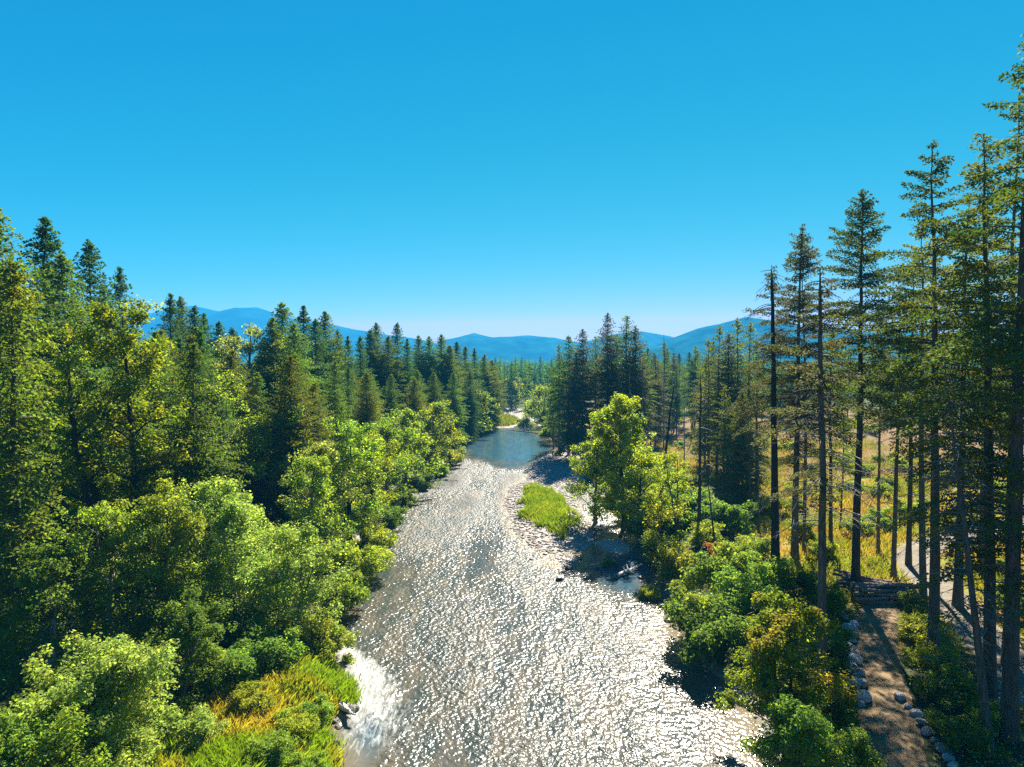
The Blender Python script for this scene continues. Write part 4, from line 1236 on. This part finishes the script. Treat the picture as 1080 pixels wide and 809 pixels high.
ic, iy = ISLES[0][0], ISLES[0][1]
pts = sample(9000, (ic - 8, ic + 8), (iy - 30, iy + 30), lambda x, y: (isle_f(x, y, 0) + .9 * (fbm(x * .7, y * .7, 90) - .47) < .55) * 1.0)
blades("island_grass", pts, .95, .10, 'grass', "bright green grass covering the gravel island in the river", 12, .3, 3)
f3 = ISLES[3]
pts = sample(2500, (f3[0] - 9, f3[0] + 9), (f3[1] - 30, f3[1] + 30), lambda x, y: (isle_f(x, y, 3) < .85) * 1.0)
pts2 = sample(3500, (-25, -5), (190, 262), lambda x, y: (shore(x, y) > -.5) * (shore(x, y) < 4.5) * 1.0)
blades("point_grass", np.concatenate([pts, pts2]), 1.1, .22, 'grass', "bright grass on the low points far upstream on the left bank", 8, .4, 4)
pts = sample(26000, (-30, -6), (30, 62), lambda x, y: (x < 0) * meadow_f(x, y) * (shore(x, y) > .1))
blades("bank_grass", pts, .75, .08, 'grass_bank', "green and golden tussock grass on the near left bank", 10, .35, 5)
pts = sample(42000, (14, 105), (44, 200), lambda x, y: meadow_f(x, y) * (road_dist(x, y) > 2.9) * (x > 5) * np.clip(1.1 - .6 * slash_f(x, y), 0, 1) * (.35 + .65 * (fbm(x * .15, y * .15, 70) > .42)) * np.clip(70 / y, 0, 1) ** .5)
blades("meadow_grass", pts, .8, .11, 'grass_dry', "yellow-green and straw coloured grass of the open meadow", 6, .45, 6)


def lowgrowth(name, pts, hmax, ls, mat, label, seed, per=14):
    rng = np.random.default_rng(seed)
    n = len(pts) * per
    x = np.repeat(pts[:, 0], per) + rng.normal(0, .55, n); y = np.repeat(pts[:, 1], per) + rng.normal(0, .55, n)
    h = np.repeat(rng.uniform(.3, 1, len(pts)), per) * hmax
    z = terrain(x, y) + h * rng.uniform(0.05, 1, n) ** .7
    nr = np.array([0, 0, 1.0]) + rng.normal(0, .5, (n, 3)); nr /= np.linalg.norm(nr, axis=1, keepdims=True)
    L = ls * rng.uniform(.6, 1.4, n)
    g = Geo(); g.leaves(np.stack([x, y, z], 1), nr, L, L * .5, 0, rng)
    return tag(link(name, g.mesh(name, [M[mat]])), label, "undergrowth", kind="stuff")


pts = sample(9000, (-110, 0), (28, 250), lambda x, y: (bankL(y) - x > .8) * (1 - .8 * meadow_f(x, y)) * np.clip(60 / y, 0, 1))
lowgrowth("forest_undergrowth", pts, 1.7, .34, 'leaf_deep', "dark ferny undergrowth covering the left-bank forest floor", 7, 12)
pts = sample(9000, (5, 70), (34, 130), lambda x, y: (x - bankR(y) > .6) * (road_dist(x, y) > 2.7) * np.clip(1.15 - (x - bankR(y)) / 22, .12, 1) * np.clip(60 / y, 0, 1))
lowgrowth("bank_undergrowth", pts, 1.2, .26, 'leaf', "green weeds and brambles covering the right bank and road verges", 8, 12)


# ------------------------------------------------------------------ stones, logs, driftwood
def stone_mesh(name, seed, mat, sub=3):
    bm = bmesh.new()
    bmesh.ops.create_icosphere(bm, subdivisions=sub, radius=1.0)
    r = np.random.default_rng(seed)
    off = r.uniform(0, 50, 3)
    cuts = [(Vector(r.normal(size=3)).normalized(), r.uniform(.62, .9)) for _ in range(9)]
    for v in bm.verts:
        p = v.co.copy()
        for nrm, dd in cuts:
            e = p.dot(nrm) - dd
            if e > 0: p -= nrm * e * .9
        k = 1 + .12 * (float(fbm(p.x * 2 + off[0], p.y * 2 + p.z * 1.7 + off[1], seed)) - .47)
        v.co = p * k
    me = bpy.data.meshes.new(name); bm.to_mesh(me); bm.free()
    me.materials.append(mat)
    for p in me.polygons: p.use_smooth = True
    return me


BOUL = [stone_mesh("boulder", 10 + i, M['stone']) for i in range(5)]
WET = [stone_mesh("river_rock", 20 + i, M['wet_stone']) for i in range(3)]


def rock(kind, me, x, y, s, label, group, z=None, sink=.3):
    o = link(kind, me)
    o.location = (x, y, (tz(x, y) if z is None else z) + s * (1 - sink) * .6)
    o.rotation_euler = (rnd.uniform(-.3, .3), rnd.uniform(-.3, .3), rnd.uniform(0, 6.28))
    o.scale = (s * rnd.uniform(.9, 1.3), s * rnd.uniform(.8, 1.1), s * rnd.uniform(.65, .85))
    return tag(o, label, "rock", group)


line = []
for i in range(26):
    t = i / 25
    px = np.interp(t, [0, .35, .7, 1], [893, 898, 903, 908]) + rnd.uniform(-9, 7); py = 652 + 92 * t + rnd.uniform(-2, 2)
    line.append((px, py, rnd.uniform(.2, .62)))
for i, (px, py, s) in enumerate(line):
    x, y = G(px, py)
    rock("boulder", BOUL[i % 5], x, y, s, "pale boulder in the row along the dirt track, %s from the log pile end" % ORD[i], "boulders lining the dirt track")
for i in range(9):
    px, py = 950 + i * 7 + rnd.uniform(-3, 3), 735 + i * 9
    x, y = G(px, py)
    rock("boulder", BOUL[(i * 2) % 5], x, y, rnd.uniform(.25, .45), "small pale rock on the verge edge opposite the boulder row, %s from far" % ORD[i], "small rocks on the verge edge")
for i in range(8):
    px, py = 1040 + rnd.uniform(-12, 34), 716 + i * 8
    x, y = G(px, py)
    rock("boulder", BOUL[(i * 3) % 5], x, y, rnd.uniform(.22, .4), "grey rock around the foot of the tallest fir, %s from far" % ORD[i], "rocks at the foot of the tallest fir")
RR = [(350, 762), (356, 768), (346, 775), (362, 748), (371, 750), (352, 785), (690, 632), (700, 640), (676, 610), (686, 598), (705, 655), (722, 690), (640, 600), (655, 566), (612, 590), (600, 600), (590, 612), (410, 560), (395, 590), (560, 590), (575, 585), (630, 600)]
for i, (px, py) in enumerate(sorted(RR, key=lambda p: -p[1])):
    x, y = at(px, py)
    rock("river_rock", WET[i % 3], x, y, rnd.uniform(.25, .55), "dark wet rock breaking the river surface, %s going upstream" % ORD[i], "wet rocks in the river", z=max(-.12, tz(x, y) - .05), sink=.5)

# cobbles of the bars and shores: one uncountable sheet
g = Geo()
proto = []
for k in range(3):
    bm = bmesh.new(); bmesh.ops.create_cube(bm, size=1.4); bmesh.ops.subdivide_edges(bm, edges=bm.edges[:], cuts=1, smooth=.9, use_grid_fill=True)
    bm.verts.ensure_lookup_table(); bm.faces.ensure_lookup_table()
    proto.append((np.array([v.co[:] for v in bm.verts]), np.array([[v.index for v in f.verts] for f in bm.faces if len(f.verts) == 4])))
    bm.free()
pts = np.concatenate([
    sample(7000, (ic - 10, ic + 10), (iy - 34, iy + 34), lambda x, y: (isle_f(x, y, 0) < 1.15) * (isle_f(x, y, 0) > .62) * 1.0),
    sample(6000, (ISLES[1][0] - 10, ISLES[1][0] + 10), (ISLES[1][1] - 34, ISLES[1][1] + 34), lambda x, y: (isle_f(x, y, 1) < 1.1) * .7),
    sample(12000, (-30, 40), (36, 150), lambda x, y: (np.abs(shore(x, y)) < .9) * .8)])
for i, (x, y) in enumerate(pts):
    v, f = proto[i % 3]
    s = .10 + .22 * rng.random() ** 2
    a = rng.uniform(0, 6.28); ca, sa = math.cos(a), math.sin(a)
    vv = v * np.array([s * 1.25, s, s * .6]) * .7
    vv = np.stack([vv[:, 0] * ca - vv[:, 1] * sa + x, vv[:, 0] * sa + vv[:, 1] * ca + y, vv[:, 2]], 1)
    g.add(vv, f)
zall = [None]
vcat = np.concatenate(g.v); nper = len(proto[0][0])
zc = np.repeat(terrain(pts[:, 0], pts[:, 1]), nper)
vcat[:, 2] += zc + .04
g.v = [vcat]
cm_ = g.mesh("river_cobbles", [M['cobble']], True)
# give the cobbles random tones through islands
tag(link("river_cobbles", cm_), "grey-brown cobbles of the gravel bars and water edges", "gravel", kind="stuff")


def log_mesh(name, L, r, seed):
    r_ = np.random.default_rng(seed)
    g = Geo()
    u = np.linspace(-.5, .5, 7)
    p = np.stack([u * L, np.cumsum(r_.normal(0, .012 * L / 2, 7)), np.cumsum(r_.normal(0, .006 * L / 2, 7))], 1)
    rad = r * (1 - .18 * (u + .5)) * (1 + r_.normal(0, .03, 7))
    g.tube(p, rad, 10, 0)
    for s, k in ((0, 1), (6, -1)):
        c = p[s]
        th = np.arange(10) * 2 * math.pi / 10
        ring = np.stack([np.full(10, c[0] + (.004 if k < 0 else -.004)), c[1] + np.cos(th) * rad[s], c[2] + np.sin(th) * rad[s]], 1)
        v = np.concatenate([ring, [[c[0] + (.02 if k < 0 else -.02), c[1], c[2]]]])
        f = [[10, (2 * j) % 10, (2 * j + 1) % 10, (2 * j + 2) % 10] for j in range(5)]
        g.add(v, f, 1)
    return g.mesh(name, [M['log_bark'], M['log_end']], True)


LOGS = [log_mesh("log", 5.4, .19, 1), log_mesh("log", 6.4, .15, 2), log_mesh("log", 4.6, .24, 3), log_mesh("log", 4.2, .12, 4)]
cx, cy_ = G(932, 634)
gz = tz(cx, cy_)
k = 0
rows_ = [(9, 0.0), (8, .36), (7, .70), (5, 1.02), (3, 1.32)]
for row, (n_, zz_) in enumerate(rows_):
    for j in range(n_):
        o = link("log", LOGS[k % 4]); k += 1
        yy_ = cy_ - 1.6 + (j + .5 * row * 1.0) * .40 + rnd.uniform(-.05, .05)
        o.location = (cx + rnd.uniform(-.5, .5), yy_, gz + .16 + zz_)
        o.rotation_euler = (rnd.uniform(0, 6.28), rnd.uniform(-.05, .05), rnd.uniform(-.2, .2))
        tag(o, "weathered log lying crosswise in the log pile, %s layer up, %s from the track" % (ORD[row], ORD[j]), "log", "logs in the log pile")
for j in range(9):
    o = link("log", LOGS[(j * 3) % 4])
    a = -.35 - .06 * j + rnd.uniform(-.06, .06)
    o.location = (cx - .6 + rnd.uniform(-.3, .3) + .12 * j, cy_ + 2.0 + .22 * j, gz + .55 + .12 * (j % 4) + rnd.uniform(0, .15))
    o.rotation_euler = (rnd.uniform(0, 6.28), rnd.uniform(-.03, .06), a)
    tag(o, "log fanned at an angle across the back of the log pile, %s from the front" % ORD[j], "log", "slanting logs at the back of the log pile")
# pale pole lying across the shrubs next to the pile
x, y = G(880, 626)
o = link("log", LOGS[3]); o.location = (x, y, tz(x, y) + .5); o.rotation_euler = (0, -.05, .12)
tag(o, "single pale pole lying out from the log pile over the shrubs", "log")


def fallen(px, py, L, a, label, seed, zb=0.2):
    rng = np.random.default_rng(seed)
    x, y = at(px, py, zb)
    g = Geo()
    u = np.linspace(0, 1, 8)
    p = np.stack([u * L, np.cumsum(rng.normal(0, .02 * L, 8)) * u, .25 + .35 * u + 0 * u], 1)
    g.tube(p, np.linspace(.28, .05, 8), 7)
    for i in range(22):
        t = rng.uniform(.25, 1); b = np.array([np.interp(t, u, p[:, z]) for z in range(3)])
        l = rng.uniform(.12, .38) * L * (1.15 - t); dv = np.array([.6, rng.choice([-1, 1]) * rng.uniform(.4, 1), rng.uniform(.1, 1.0)]); dv /= np.linalg.norm(dv)
        g.tube(np.array([b, b + dv * l * .5 + rng.normal(0, .05 * l, 3), b + dv * l + [0, 0, .08 * l]]), [.07, .05, .015], 4)
        for q in range(2):
            b2 = b + dv * l * rng.uniform(.4, .9); d2 = dv + rng.normal(0, .5, 3); d2 /= np.linalg.norm(d2)
            g.tube(np.array([b2, b2 + d2 * l * .4]), [.03, .01], 3)
    o = link("fallen_tree", g.mesh("fallen_tree", [M['driftwood']], True))
    o.location = (x, y, zb); o.rotation_euler = (0, 0, a)
    return tag(o, label, "fallen tree", "driftwood in the river")


fallen(570, 458, 15, 2.5, "bleached fallen tree with bare branches reaching into the river at the bend", 5)
fallen(425, 532, 7, .4, "grey driftwood branch caught at the left edge of the pale riffle", 6)
fallen(360, 748, 2.4, -.9, "small driftwood snag caught under the grassy point", 7, .1)
fallen(650, 610, 5, .9, "small grey driftwood branch in the shaded side channel", 8, .0)

# brush piles of the cleared ground
def brush(px, py, R, label, seed):
    rng = np.random.default_rng(seed)
    x, y = at(px, py, 1.7)
    g = Geo()
    for i in range(150):
        a = rng.uniform(0, 6.28); r = R * rng.uniform(0, 1) ** .6; h = max(.1, (1 - r / R) * R * .6 * rng.uniform(.2, 1.1))
        c = np.array([math.cos(a) * r, math.sin(a) * r, h]); dv = rng.normal(size=3) * np.array([1, 1, .35]); dv /= np.linalg.norm(dv)
        l = rng.uniform(.6, 1.8)
        g.tube(np.array([c - dv * l / 2, c + [0, 0, .06], c + dv * l / 2]), [.05, .04, .015], 4)
    o = link("brush_pile", g.mesh("brush_pile", [M['log_bark']], True)); o.location = (x, y, tz(x, y))
    return tag(o, label, "brush pile", "brush piles on the cleared ground")


brush(719, 470, 3.6, "dark brush pile on the brown cleared patch by the black snag", 1)
brush(945, 500, 3.4, "wide brush pile behind the slender fir over the meadow", 2)
brush(1000, 488, 3.4, "brush pile on the cleared ground behind the olive firs", 3)
brush(895, 487, 2.6, "small brush pile behind the symmetrical fir", 4)
brush(705, 447, 4.0, "far brush pile at the back of the brown cleared patch", 5)

# ------------------------------------------------------------------ air
m, n, out = new_mat("haze")
pv = N(n, "ShaderNodeVolumePrincipled")
pv.inputs["Color"].default_value = (0.04, 0.46, 1.0, 1)
pv.inputs["Density"].default_value = 1.4e-4
pv.inputs["Anisotropy"].default_value = 0.0
n.links.new(pv.outputs[0], out.inputs["Volume"])
bm = bmesh.new(); bmesh.ops.create_cube(bm, size=1.0)
me = bpy.data.meshes.new("haze"); bm.to_mesh(me); bm.free(); me.materials.append(m)
hz = link("haze", me)
hz.scale = (9000, 6100, 420); hz.location = (0, 2450, 420 / 2 - 14)
tag(hz, "thin blue summer haze filling the valley air", "haze", kind="stuff")
